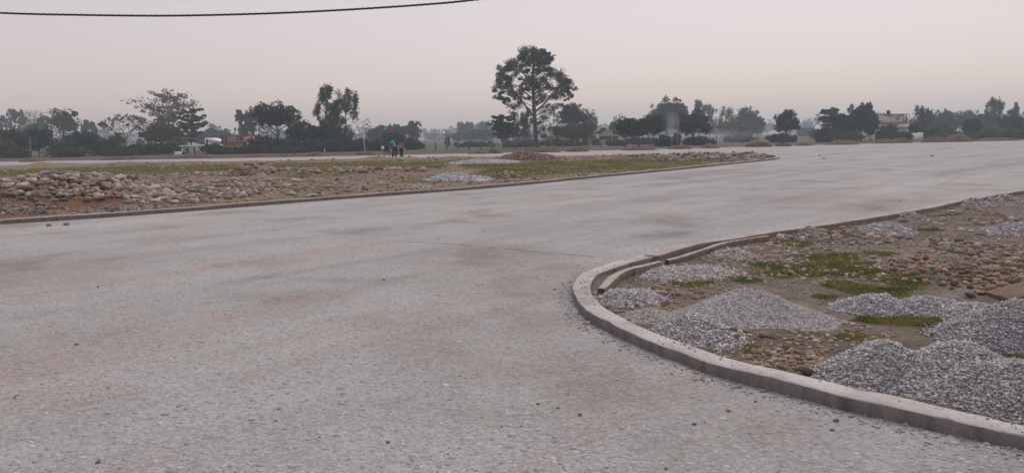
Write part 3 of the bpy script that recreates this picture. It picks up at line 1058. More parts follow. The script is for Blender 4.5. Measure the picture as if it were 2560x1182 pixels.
def stone_label(x, y, z, s_, key, tone):
    px = CX + F * x / y
    if key == 'heap':
        size = 'large' if s_ > .14 else ('middling' if s_ > .11 else 'small')
        where = 'on the crest' if z > .52 else ('on the sloping face' if z > .22 else 'at the foot')
        side = 'far left part' if px < 60 else ('left part' if px < 150 else ('right part' if px < 250 else 'right end'))
        return f'{size} {tone} stone {where} of the big stone heap, {side}'
    size = 'larger' if s_ * F / y > 14 else 'small'
    place = {'kerbrow': 'stone by the long kerb, ' + ('near the big stone heap' if px < 500 else 'away from the stone heap'),
             'ridge': 'stone in the low stone row across the grassy island', 'tip': 'stone in the rubble on the tip of the grassy island',
             'strewn': 'stray stone on the grassy island', 'near': 'pebble just behind the near kerb, ' + ('left of the brown boulder' if px < 2010 else 'right of the brown boulder'),
             'bend': 'stone inside the kerb bend by the edging walls', 'field': 'stone in the stony ground below the rear kerb, ' + ('left half' if px < 2280 else 'right half'),
             'slabside': 'cobble piled near the concrete slab at the right edge',
             'road': 'loose stone lying on the open road, ' + ('beside the long kerb' if y > 14 and px < 400 else 'far behind the island tip' if y > 30 else
                                                              'right near the close kerb' if px > 1600 else 'lower left foreground' if px < 400 else 'middle foreground')}[key]
    return f'{size} {tone} {place}'


def add_stone(x, y, z, s_, tint, label, group=None, rz=None, tilt=None, sc=(1, 1, 1)):
    o_ = link('stone', random.choice(STONES))
    o_.location = (x, y, z)
    o_.rotation_euler = (random.uniform(-.35, .35) if tilt is None else tilt, random.uniform(-.3, .3), random.uniform(0, 6.28) if rz is None else rz)
    o_.scale = (s_ * sc[0], s_ * sc[1], s_ * sc[2])
    o_.color = (*tint, 1)
    tag(o_, label, 'stone', group)
    return o_


# loose stones on the road
for px, py, w in [(192, 861, 12), (37, 996, 12), (245, 1156, 18), (970, 1106, 15), (122, 565, 15), (166, 563, 18), (1735, 1060, 16), (690, 1052, 10), (800, 1093, 9),
                  (1120, 1135, 9), (246, 718, 8), (1345, 1010, 12), (1450, 1037, 16), (1820, 1028, 14), (1395, 1020, 11), (2090, 1052, 18), (2080, 1075, 16), (1255, 1066, 9),
                  (1680, 935, 10), (1420, 985, 10), (2060, 397, 10), (2330, 392, 12), (2050, 390, 8), (270, 970, 8), (1150, 940, 8), (960, 700, 8), (1665, 1172, 14), (2250, 505, 8)]:
    x, y = gp(px, py)
    s_ = w / F * y * .46
    stone_list.append((x, y, s_ * .3, s_ * 1.0, 'road', (.19, .183, .183), 'dark'))

# stones one can name
def special(px, py, wpx, label, tint, zf=None, sc=(1, 1, 1)):
    zf = zf or (ZL if py < 560 and px < 1990 else ZRt)
    x, y = gp(px, py)
    # lay it on the relief the photograph shows along this line of sight
    for _ in range(12):
        z = float(zf(np.array([x]), np.array([y]))[0])
        x, y = gp(px, py, z)
    s_ = wpx / F * y * .5
    tint = tuple(c * k_ for c, k_ in zip(tint, (.30, .27, .245)))
    add_stone(x, y, z + s_ * .4, s_, tint, label, rz=random.uniform(-.3, .3), sc=sc, tilt=0.05)


special(367, 501, 25, 'round smooth tan boulder standing alone on brown earth near the long kerb', (1.2, 1.1, .95), sc=(1, 1, 1.25))
special(395, 474, 38, 'large flat tan boulder at the right foot of the big stone heap', (1.1, .98, .82))
special(238, 472, 24, 'bluish grey round boulder in the face of the big stone heap', (.75, .8, .88), sc=(1, 1, 1.3))
special(92, 446, 24, 'slate blue boulder on the crest of the big stone heap', (.6, .65, .75), sc=(1, 1, 1.2))
special(448, 500, 20, 'pale blue grey boulder in the stones along the long kerb', (.95, 1.0, 1.08), sc=(1, 1, 1.25))
special(543, 496, 24, 'pale cream boulder right beside the long kerb', (1.3, 1.22, 1.1))
special(1265, 440, 13, 'pale round stone, left one of a pair on the yellow grass', (1.3, 1.2, 1.1), sc=(1, 1, 1.3))
special(1287, 441, 16, 'brown round stone, right one of a pair on the yellow grass', (.95, .75, .6), sc=(1, 1, 1.2))
special(1521, 391, 8, 'small white stone at the back edge of the grassy island', (1.9, 1.85, 1.75), sc=(1, 1, 1.3))
special(1830, 387, 14, 'dark grey boulder on the tip of the grassy island', (.4, .42, .45), sc=(1, 1, 1.2))
special(1950, 598, 24, 'whitish round boulder beside the rear kerb of the near island', (1.9, 1.85, 1.75), sc=(1, 1, 1.35))
special(2018, 935, 46, 'dark brown boulder wedged between near kerb and largest gravel heap', (.55, .46, .38), sc=(1, 1, 1.1))
special(2038, 945, 14, 'small pale stone beside the dark brown boulder at the near kerb', (1.4, 1.35, 1.3))
special(1640, 796, 36, 'flat brown stone resting on the small stone dust heap', (.85, .66, .5), sc=(1, 1, .7))
special(1908, 842, 30, 'orange tan stone lying before the broad gravel heap', (.95, .8, .66), sc=(1, 1, .95))
special(1838, 845, 34, 'angular tan stone leaning beside the coarse gravel heap', (.98, .84, .7), sc=(1, .8, 1.1))
special(1835, 828, 26, 'dark brown stone between the coarse heap and broad heap', (.6, .5, .42))
special(1865, 832, 24, 'grey brown stone lying right before the broad gravel heap', (.75, .66, .58))
special(1683, 738, 22, 'grey upright stone block on the grass inside the kerb bend', (.9, .85, .8), sc=(.8, .8, 1.5))
special(1655, 737, 36, 'pale tan flat stone beside the grey upright block', (1.3, 1.15, .95))
special(2508, 722, 46, 'big brown boulder on the cobbles behind the concrete slab', (.75, .6, .48), sc=(1, 1, 1.1))
special(2425, 742, 36, 'dark brown rounded boulder left of the concrete slab', (.6, .5, .42), sc=(1, 1, 1.1))
special(2450, 735, 26, 'tan boulder wedged among dark cobbles left of the slab', (1.1, .85, .62), sc=(1, 1, 1.2))
special(2415, 648, 20, 'pale round stone alone in the stony ground far right', (1.3, 1.25, 1.2), sc=(1, 1, 1.2))
special(1977, 686, 26, 'tan stone lying in the green grass of the near island', (1.0, .8, .66))
special(2180, 645, 18, 'pale stone at the back of the near grass patch', (1.2, 1.1, 1.0))
special(2260, 702, 18, 'pale tan stone right of the near grass patch', (1.3, 1.2, 1.05))
special(2501, 985, 24, 'pale smooth stone high on the largest gravel heap', (1.1, 1.1, 1.08), sc=(.8, 1, 1.6))
special(2542, 980, 22, 'pale flat stone on the largest heap at the right picture edge', (1.1, 1.12, 1.15))
special(2518, 1030, 30, 'brown stone at the foot of the largest heap by the kerb', (.7, .55, .45), sc=(1, 1, 1.2))
special(2325, 838, 26, 'brown stone at the left foot of the tall right gravel heap', (.85, .7, .58))

stone_list.sort(key=lambda t: -t[3] / math.hypot(t[0], t[1]))
NIND = 265
for x, y, z, s_, key, t, tone in stone_list[:NIND]:
    add_stone(x, y, z, s_, t, stone_label(x, y, z, s_, key, tone), GROUPS[key])
rest = stone_list[NIND:]


def stones_stuff(keys, name, label):
    sub = [r_ for r_ in rest if r_[4] in keys]
    if not sub: return
    pos = np.array([r_[:3] for r_ in sub]); sz = np.array([r_[3] for r_ in sub])
    tn = np.array([r_[5] for r_ in sub])
    V_, F_ = chips(pos, sz * 1.05, flat=(.76, .5), tilt=.25, jit=.18)
    c_ = tn
    o_ = link(name, mesh_np(name, V_, F_, True, np.repeat(np.clip(c_, .03, .8), 12, 0)), M_STONES)
    tag(o_, label, kind='stuff')


stones_stuff(('heap', 'kerbrow', 'ridge', 'tip', 'strewn'), 'loose_stones', 'smaller stones strewn over the grassy island')
stones_stuff(('near', 'bend', 'field', 'slabside'), 'loose_stones', 'smaller stones strewn over the near island')
stones_stuff(('road',), 'loose_stones', 'tiny stones on the road')


def pebbles(name, label, bbox, n, s0, zf, poly, tone, heapz, seed, parent=None):
    gg = np.random.default_rng(seed)
    x = gg.uniform(bbox[0], bbox[1], n); y = gg.uniform(bbox[2], bbox[3], n)
    k_ = pip(x, y, poly) & ~in_heap(x, y, heapz)
    k_ &= fbm(x * 1.3, y * 1.3, seed, 3) > gg.uniform(.2, .75, n)
    x, y = x[k_], y[k_]
    sz = s0 * np.exp(gg.normal(0, .4, len(x)))
    V_, F_ = octs(np.stack([x, y, zf(x, y) + sz * .1], 1), sz * 1.1, flat=(.8, .45), tilt=.3, g=gg)
    c_ = np.array(tone)[None] * np.exp(gg.normal(0, .3, (len(x), 1))) * (1 + gg.normal(0, .06, (len(x), 3)))
    o_ = link(name, mesh_np(name, V_, F_, False, np.repeat(np.clip(c_, .03, .8), 6, 0)), M_STONES, parent)
    o_['kind'] = 'stuff'
    o_['label'] = label


pebbles('pebbles', 'small pebbles in the soil of the near island', (0.5, 12, 3, 18), 92000, .0095, ZR, clipR, (.225, .203, .188), ZR, 91)
pebbles('pebbles', 'broken bits between the stones of the big heap', (-19, -8, 16.5, 23), 9000, .045, ZL, clipL, (.20, .18, .165), ZL, 93)
pebbles('pebbles', 'small pebbles in the soil of the grassy island', (-30, 24, 15, 58), 42000, .04, ZL, clipL, (.235, .198, .168), ZL, 92)

# aggregate pressed into the road near the camera
gg = np.random.default_rng(77)
n = 33000
d = 1 / (1 / 16 + gg.uniform(0, 1, n) * (1 / 2.6 - 1 / 16))
x = gg.uniform(-.78, .78, n) * d
k_ = ~pip(x, d, poly_right) & (fbm(x * .8, d * .8, 83, 3) > gg.uniform(.15, .75, n))
x, y = x[k_], d[k_]
k2 = ~pip(x, y, poly_left)
x, y = x[k2], y[k2]
sz = .0125 * np.exp(gg.normal(0, .38, len(x)))
V_, F_ = chips(np.stack([x, y, -sz * .12], 1), sz, flat=(.75, .36), tilt=.16, jit=.14, g=gg)
c_ = np.array([.362, .38, .388])[None] * np.exp(gg.normal(0, .13, (len(x), 1))) * (1 + gg.normal(0, .025, (len(x), 3)))
o = link('road_aggregate', mesh_np('road_aggregate', V_, F_, True, np.repeat(np.clip(c_, .08, .6), 12, 0)), M_STONES, road)
o['kind'] = 'stuff'
# loose crumbs along the foot of the near kerb
n = 1700
i = gg.integers(0, len(P_near), n)
pp = P_near[i] + normals2(P_near)[i] * (np.abs(gg.normal(0, .06, n))[:, None] + .012) + gg.normal(0, .05, (n, 2))
pp = pp[~pip(pp[:, 0], pp[:, 1], poly_right)]
n = len(pp)
sz = .008 * np.exp(gg.normal(0, .4, n))
V_, F_ = chips(np.column_stack([pp, sz * .2]), sz, g=gg)
c_ = np.array([.33, .33, .335])[None] * np.exp(gg.normal(0, .25, (n, 1)))
o = link('kerb_crumbs', mesh_np('kerb_crumbs', V_, F_, False, np.repeat(c_, 12, 0)), M_STONES, road)
o['kind'] = 'stuff'
# crumbs on the kerb top
n = 420
i = gg.integers(0, len(P_near), n)
pp = P_near[i] - normals2(P_near)[i] * (gg.uniform(0, 1, n) ** .6 * .13 + .03)[:, None] + gg.normal(0, .012, (n, 2))
sz = .005 * np.exp(gg.normal(0, .4, n))
V_, F_ = chips(np.column_stack([pp, KH + sz * .5]), sz, g=gg)
c_ = np.array([.33, .33, .335])[None] * np.exp(gg.normal(0, .25, (n, 1)))
o = link('grit', mesh_np('grit', V_, F_, False, np.repeat(c_, 12, 0)), M_STONES, isr)
o['kind'] = 'stuff'

# ragged joint where two layers of the road meet
cpath = catmull([gp(*p) for p in [(968, 602), (1060, 606), (1150, 612), (1250, 621), (1350, 630), (1490, 642)]], .05)
cs = np.arange(len(cpath)) * .05
cn = normals2(cpath)
cpath = cpath + cn * ((fbm(cs * 3, cs * 0, 5, 3) - .5) * .12)[:, None]
cw = .002 + .014 * fbm(cs * 4, cs * 0 + 3, 6, 3)
Vc = np.vstack([np.column_stack([cpath - cn * cw[:, None], np.full(len(cpath), .004)]), np.column_stack([cpath + cn * cw[:, None], np.full(len(cpath), .005)])])
ii = np.arange(len(cpath) - 1); nn = len(cpath)
o = link('joint', mesh_np('joint', Vc, np.stack([ii, ii + 1, ii + nn + 1, ii + nn], 1)), mat_plain('joint_dirt', (.25, .23, .215), .3, 6), road)

# concrete slab at the right edge
def slab():
    a = gp(2522, 764, 0)
    b_ = gp(2600, 722, 0.05)
    root = empty('concrete_slab', (a[0], a[1], 0), 0)
    A = Acc()
    bm = bmesh.new()
    bmesh.ops.create_cube(bm, size=1)
    for v in bm.verts:
        v.co = Vector((v.co.x * .7 + .35, v.co.y * .3 + .15, v.co.z * .16 + .0))
        v.co.z += 0.05 * (v.co.x / 1.5)
    bmesh.ops.subdivide_edges(bm, edges=bm.edges[:], cuts=6, use_grid_fill=True)
    for v in bm.verts:
        v.co += Vector((random.uniform(-1, 1), random.uniform(-1, 1), random.uniform(-1, 1))) * .006
    me = bpy.data.meshes.new('slab_block'); bm.to_mesh(me); bm.free()
    me.uv_layers.new(name='UVMap')
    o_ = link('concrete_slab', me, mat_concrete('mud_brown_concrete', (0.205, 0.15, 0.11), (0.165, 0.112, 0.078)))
    bpy.data.objects.remove(root)
    o_.location = (a[0] + .02, a[1], -.02)
    o_.rotation_euler = (.05, -.12, math.radians(12))
    tag(o_, 'tan concrete slab corner sticking out behind the gravel at the right edge', 'slab')


slab()

# ------------------------------------------------------------------ grass
def grass(name, label, E, n, h, zf, clip, seed, cols, fr, amp, width):
    gg = np.random.default_rng(seed)
    area = np.array([e[2] * e[3] for e in E]); pr = area / area.sum()
    which = gg.choice(len(E), n, p=pr)
    EE = np.array(E)[which]
    r = np.sqrt(gg.uniform(0, 1.3, n)); a = gg.uniform(0, 6.283, n)
    x, y = EE[:, 0] + EE[:, 2] * r * np.cos(a), EE[:, 1] + EE[:, 3] * r * np.sin(a)
    m = mask(x, y, E, seed, amp, fr)
    k_ = (m > gg.uniform(.15, 1, n)) & pip(x, y, clip) & ~in_heap(x, y, zf)
    x, y, m = x[k_], y[k_], m[k_]
    n = len(x)
    z = zf(x, y) - .004
    hh = h * np.exp(gg.normal(0, .35, n)) * (.5 + .5 * m)
    az = gg.uniform(0, 6.283, n)
    w = width * gg.uniform(.6, 1.4, n)
    lean = gg.normal(0, .55, (n, 2)) * hh[:, None]
    B = np.stack([x, y, z], 1)
    D = np.stack([np.cos(az) * w, np.sin(az) * w, np.zeros(n)], 1)
    T = B + np.column_stack([lean, hh])
    V_ = np.stack([B - D, B + D, T], 1).reshape(-1, 3)
    F_ = np.arange(n * 3).reshape(-1, 3)
    t = fbm(x * fr * 1.3, y * fr * 1.3, seed + 9, 3)
    t = np.clip((t - .3) / .4, 0, 1)[:, None]
    c_ = np.array(cols[0])[None] * (1 - t) + np.array(cols[1])[None] * t
    c_ = c_ * np.exp(gg.normal(0, .25, (n, 1)))
    o_ = link(name, mesh_np(name, V_, F_, False, np.repeat(np.clip(c_, .01, .5), 3, 0)), M_GRASS)
    tag(o_, label, kind='stuff')


grass('grass', 'short olive green grass on the far island', GL, 150000, .04, ZL, clipL, 61, [(.15, .175, .06), (.29, .255, .10)], .55, 1.2, .03)
grass('grass', 'short green grass patches on the near island', GR, 110000, .018, ZR, clipR, 62, [(.105, .15, .045), (.26, .23, .08)], 3.2, 1.5, .0045)

# ------------------------------------------------------------------ soil mounds beyond the far road
M_MOUND = mat_vcol('mound_soil', nscale=5, nvar=0.45, bstr=1.0, bdist=0.15)


def mound(cpx, base_py, hw, top_py, label, tone=(.24, .155, .095), seed=0):
    c = gp(cpx, base_py)
    h = at(cpx, top_py, c[1])[2]
    rx = hw / F * c[1] * 1.05
    ry = max(.9, rx * .7)
    X = np.linspace(-rx, rx, 34); Y = np.linspace(-ry, ry, 22)

    def zf(x, y):
        r2 = (x / rx) ** 2 + (y / ry) ** 2
        r2 = r2 * (1 + .5 * (vn(x * 1.4 + seed, y * 1.4, seed) - .5))
        b = np.clip(1 - r2, 0, None) ** .9
        return -.08 + (h + .12) * b * (.62 + .62 * fbm(x * 1.5 + seed * 3, y * 1.5, seed + 4, 4)) + (fbm(x * 5, y * 5, seed, 2) - .5) * .12 * b

    def cf(x, y):
        n_ = fbm(x * 2 + seed, y * 2, seed + 12, 3)[:, None]
        return np.array(tone)[None] * (.7 + .6 * n_)
    o_ = link('soil_mound', grid_mesh('soil_mound', X, Y, zf, cf, lambda x, y: (x / rx) ** 2 + (y / ry) ** 2 < 1.0), M_MOUND)
    o_.location = (c[0], c[1] + ry * .3, 0)
    tag(o_, label, 'mound')


OR, RD = (.135, .088, .058), (.085, .058, .046)
for i, a in enumerate([
    (75, 405, 32, 396, 'orange soil mound before the dark bushes at far left', OR),
    (300, 400, 60, 394, 'low reddish soil ridge below the bare tree', RD),
    (470, 396, 60, 391, 'low reddish soil ridge before the white low house', RD),
    (640, 393, 34, 387, 'small orange soil mound before the pink house', OR),
    (735, 391, 40, 383, 'brown lumpy soil mound below the broad dark tree', OR),
    (785, 390, 34, 381, 'orange soil mound below the twin tall eucalyptus trees', OR),
    (910, 388, 30, 378.5, 'orange soil mound at the foot of the white pole left of the cyclist', OR),
    (1195, 385, 30, 378, 'low tan soil mound right of the cyclists on the far verge', OR),
    (1235, 384, 22, 374.5, 'small soil mound just left of the big tree', RD),
    (1330, 381, 34, 369, 'wide orange soil mound directly below the big tree', OR),
    (1372, 381, 32, 370, 'orange soil mound just right of the big tree trunk', OR),
    (1442, 379.5, 34, 365.5, 'tall orange soil mound right of the big tree', OR),
    (1600, 376, 50, 370, 'low reddish soil ridge below the row of dense trees', RD),
    (1700, 373, 30, 361, 'pointed orange soil mound below the pale pole in the trees', OR),
    (1775, 371, 26, 360, 'orange soil mound right of the pale pole', OR),
    (1900, 367.5, 34, 353, 'dark brown soil mound left of the lone small tree', RD),
    (1962, 366, 24, 355, 'small brown soil mound below the lone small tree', RD),
    (2012, 364.5, 24, 356, 'low tan soil mound right of the lone small tree', OR),
    (2110, 362, 40, 350, 'tan soil mound below the dense trees left of white house', OR),
    (2215, 359, 28, 347.5, 'tan soil mound left one of two below the white house', OR),
    (2255, 358, 26, 344.5, 'tan soil mound right one of two below the white house', OR),
    (2345, 356, 40, 342, 'long reddish soil mound left of the highest mound', RD),
    (2398, 355, 38, 334, 'highest orange soil mound on the right far verge', OR),
    (2500, 352.5, 60, 345, 'low reddish soil ridge at the right end of the verge', RD)]):
    mound(*a, seed=i * 7 + 3)

# ------------------------------------------------------------------ trees
PAL = {
    'dark': ((.026, .040, .022), (.055, .075, .035)),
    'mid': ((.045, .062, .030), (.085, .10, .045)),
    'olive': ((.07, .078, .04), (.12, .12, .06)),
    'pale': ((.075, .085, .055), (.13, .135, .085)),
    'dry': ((.10, .082, .06), (.16, .13, .095)),
    'fresh': ((.05, .075, .03), (.095, .12, .045)),
    'rust': ((.13, .075, .045), (.17, .10, .06)),
    'yellow': ((.15, .15, .03), (.24, .22, .05)),
}


def leaves(A, ctr, rad, n, size, pal, gg, shell=.55, light=None):
    """leaf faces through an ellipsoid clump"""
    d_ = gg.normal(0, 1, (n, 3))
    d_ /= np.linalg.norm(d_, axis=1)[:, None]
    r = shell + (1 - shell) * gg.uniform(0, 1, n) ** .7
    r *= np.exp(gg.normal(0, .12, n))
    P = np.asarray(ctr)[None] + d_ * r[:, None] * np.asarray(rad)[None]
    a = gg.normal(0, 1, (n, 3)); a /= np.linalg.norm(a, axis=1)[:, None]
    b_ = np.cross(a, gg.normal(0, 1, (n, 3))); b_ /= np.linalg.norm(b_, axis=1)[:, None] + 1e-6
    s_ = size * gg.uniform(.6, 1.4, n)
    a = a * s_[:, None]; b_ = b_ * (s_ * .5)[:, None]
    V_ = np.stack([P - a, P - b_ * .9, P + a, P + b_], 1).reshape(-1, 3)
    c0, c1 = PAL[pal]
    tone = gg.uniform(0, 1)
    t = np.clip(tone * .6 + gg.uniform(0, .5, n), 0, 1)[:, None]
    c_ = np.array(c0)[None] * (1 - t) + np.array(c1)[None] * t
    A.add(V_, f4=np.arange(n * 4).reshape(-1, 4), col=np.repeat(c_, 4, 0))


def branch(A, p0, p1, r0_, r1_, gg, sag=0.0, k=5, n=6):
    p0, p1 = np.asarray(p0, float), np.asarray(p1, float)
    L = np.linalg.norm(p1 - p0)
    t = np.linspace(0, 1, n)[:, None]
    mid = (p0 + p1) / 2 + gg.normal(0, .06, 3) * L + np.array([0, 0, sag * L])
    P = (1 - t) ** 2 * p0 + 2 * t * (1 - t) * mid + t * t * p1
    A.tube(P, r0_ + (r1_ - r0_) * t[:, 0], k, cap=False)
    return P


def tree(label, style, px, d_, top, hw, pal='dark', seed=0, name='tree', cat='tree', base=None, leaf=1.0, n=1.0, bark=None, trunk_px=None, group=None, low=None):
    """px column, distance, row of the top, half width in pixels"""
    gg = np.random.default_rng(9000 + seed)
    if d_ >= 130: d_ = 130 + (d_ - 130) * 2.0
    h = at(px, top, d_)[2]
    W = hw / F * d_ * 1.12
    bx = at(trunk_px if trunk_px else px, 360, d_)[0]
    cxo = at(px, top, d_)[0] - bx
    root = empty(name, (bx, d_, -.05))
    tag(root, label, cat, group)
    T, L = Acc(), Acc()
    ls = (0.0011 * min(d_, 260) + .08) * leaf            # leaf cluster size
    cnt = lambda a: max(8, int(a * n * (1.3 if d_ < 130 else 1.15)))
    bark = bark or M_BARK
    tr = max(.06, h * .018)
    lo = (low if low is not None else None)
    if style == 'dense':
        cb = h * (lo if lo is not None else .25)
        cz = (h + cb) / 2; rz = (h - cb) / 2
        tp = branch(T, (0, 0, 0), (cxo * .6, 0, cz), tr * 1.4, tr * .7, gg, 0, 7)
        m = int(46)
        for i in range(m):
            v = gg.normal(0, 1, 3); v /= np.linalg.norm(v)
            if v[2] < -.5: v[2] *= -.6
            r = gg.uniform(.4, .92)
            c_ = np.array([cxo + v[0] * W * r, v[1] * W * r, cz + v[2] * rz * r * 1.02])
            cr = gg.uniform(.13, .36) * W
            leaves(L, c_, (cr, cr, cr * .8), cnt(52), ls, pal, gg, .45)
            if i % 3 == 0:
                branch(T, tp[gg.integers(2, 5)], c_, tr * .4, tr * .08, gg, .05, 4)
        leaves(L, (cxo + gg.normal(0, .1) * W, 0, cz), (W * .58, W * .58, rz * .58), cnt(420), ls * 1.2, pal, gg, .2)
        for i in range(9):      # loose sprays that break the outline
            a = gg.uniform(0, 6.283); e = gg.uniform(-.2, 1.2)
            c_ = np.array([cxo + math.cos(a) * math.cos(e) * W * .98, math.sin(a) * math.cos(e) * W * .98, cz + math.sin(e) * rz * .98])
            leaves(L, c_, (W * .16, W * .16, rz * .16), cnt(16), ls * .9, pal, gg, .1)
            branch(T, tp[4], c_, tr * .2, tr * .04, gg, .04, 4)
    elif style == 'bush':
        m = 26
        branch(T, (0, 0, 0), (cxo, 0, h * .5), tr, tr * .4, gg)
        for i in range(m):
            a = gg.uniform(0, 6.283); r = gg.uniform(0, .8) ** .6
            zz = gg.uniform(.12, .82) * h * math.sqrt(max(.05, 1 - (r * .85) ** 2))
            c_ = np.array([cxo + math.cos(a) * W * r, math.sin(a) * W * r * .8, zz])
            cr = gg.uniform(.2, .34) * min(W, h * 1.2)
            leaves(L, c_, (cr, cr, min(cr, h * .22)), cnt(50), ls * .9, pal, gg)
        leaves(L, (cxo, 0, h * .38), (W * .75, W * .6, h * .42), cnt(420), ls * 1.1, pal, gg, .2)
    elif style == 'layer':
        cb = h * (lo if lo is not None else .32)
        tp = branch(T, (0, 0, 0), (cxo * .8, 0, h * .97), tr * 1.3, tr * .2, gg, 0, 7, 12)
        tiers = 8
        for i in range(tiers):
            f_ = i / (tiers - 1)
            z_ = cb + (h - cb) * f_ * .97
            R_ = W * (math.sin(math.pi * (0.22 + .74 * (1 - f_))) ** .8 * (1 if f_ > .35 else .8 + .4 * f_)) * gg.uniform(.82, 1.08)
            R_ = max(R_, W * .18)
            a0 = gg.uniform(0, 6.28)
            nb = 6 if f_ < .75 else 4
            for q in range(nb):
                a = a0 + q * 6.283 / nb + gg.normal(0, .25)
                L_ = R_ * gg.uniform(.65, 1.1)
                cxl = cxo * (z_ / h)
                p1 = np.array([cxl + math.cos(a) * L_, math.sin(a) * L_, z_ + L_ * gg.uniform(.02, .3)])
                bp = branch(T, (cxl, 0, z_ - L_ * .12), p1, tr * .34, tr * .06, gg, .03, 4)
                for q2, t_ in enumerate((.5, .75, 1.0)):
                    c_ = bp[int(t_ * 5)] + np.array([0, 0, .04 * h * .3])
                    cr = L_ * gg.uniform(.2, .32) * (.75 + .35 * t_)
                    if gg.uniform() < .86:
                        leaves(L, c_ + gg.normal(0, .08, 3) * cr, (cr, cr, cr * .3 + ls * .2), cnt(26), ls, pal, gg, .3)
    elif style == 'euc':
        stems = 1 if (hw < 16 or n > 1.15) else 2
        for s_i in range(stems):
            ox = (s_i - (stems - 1) / 2) * W * .7
            hh = h * (1 if s_i == 0 else gg.uniform(.86, .98))
            tp = branch(T, (ox * .3, 0, 0), (cxo + ox, gg.normal(0, .2) * W, hh * .97), tr * .9, tr * .12, gg, 0, 6, 14)
            cb = lo if lo is not None else .3
            m = int(38 + 14 * h / max(W, .5) / 5)
            for i in range(m):
                f_ = cb + (1 - cb) * gg.uniform(0, 1) ** .85
                pt = tp[min(13, int(f_ * 13))]
                prof = (math.sin(math.pi * (.12 + .8 * (f_ - cb) / (1 - cb))) * .6 + .4)
                a = gg.uniform(0, 6.283); L_ = (W / stems * 1.15) * prof * gg.uniform(.25, 1)
                c_ = pt + np.array([math.cos(a) * L_, math.sin(a) * L_, gg.uniform(0, .03) * h])
                c_[2] = min(c_[2], h * .96)
                branch(T, pt - np.array([0, 0, L_ * .6]), c_, tr * .25, tr * .05, gg, 0, 4)
                cr = gg.uniform(.18, .34) * W / stems * 1.2
                leaves(L, c_ - np.array([0, 0, cr * .3]), (cr * .85, cr * .85, cr * gg.uniform(1.1, 2.0)), cnt(34), ls * .75, pal, gg, .15)
    elif style == 'bare':
        def rec(p, dirv, ln, r_, lev):
            q = p + dirv * ln
            branch(T, p, q, r_, r_ * .62, gg, 0, 4 if lev > 1 else 6, 5)
            if lev >= 5:
                if gg.uniform() < .75:
                    leaves(L, q, (ln * .5,) * 3, cnt(5), ls * .55, pal, gg, .1)
                return
            for _ in range(3 if lev < 4 else 2):
                nv = dirv + gg.normal(0, .5, 3) * np.array([1, 1, .45]) + np.array([0, 0, .06])
                nv /= np.linalg.norm(nv)
                rec(q, nv, ln * gg.uniform(.62, .86), r_ * .6, lev + 1)
        T0 = np.array([0, 0, 0.0])
        branch(T, T0, (0, 0, h * .34), tr * 2.0, tr * 1.25, gg, 0, 8)
        for a in np.linspace(0, 6.283, 6)[:-1]:
            v = np.array([math.cos(a) * .62, math.sin(a) * .62, gg.uniform(.5, .95)]); v /= np.linalg.norm(v)
            rec(np.array([0, 0, h * gg.uniform(.28, .36)]), v, h * .2, tr * .7, 1)
        # bring to the wanted outline
        allv = np.vstack(T.v + L.v)
        sx = W / max(1e-3, np.percentile(np.abs(allv[:, 0]), 99)); sz_ = h / max(1e-3, allv[:, 2].max())
        for lst in (T.v, L.v):
            for i in range(len(lst)): lst[i] = lst[i] * np.array([sx, sx, sz_])
    elif style == 'twig':
        # bundle of upright leafless canes with dry leaf tips
        for i in range(34):
            a = gg.uniform(0, 6.283); r = gg.uniform(0, 1) ** .6
            p1 = np.array([cxo + math.cos(a) * W * r, math.sin(a) * W * r, h * gg.uniform(.7, 1.0)])
            bp = branch(T, (math.cos(a) * W * .2, math.sin(a) * W * .2, 0), p1, .07, .02, gg, .04, 4)
            for q in (3, 4, 5):
                leaves(L, bp[q], (W * .14, W * .14, h * .08), cnt(12), ls * .6, pal, gg, .1)
    if T.v: T.build('trunk', bark, root, True)
    if L.v: L.build('crown', M_LEAF, root)
    return root


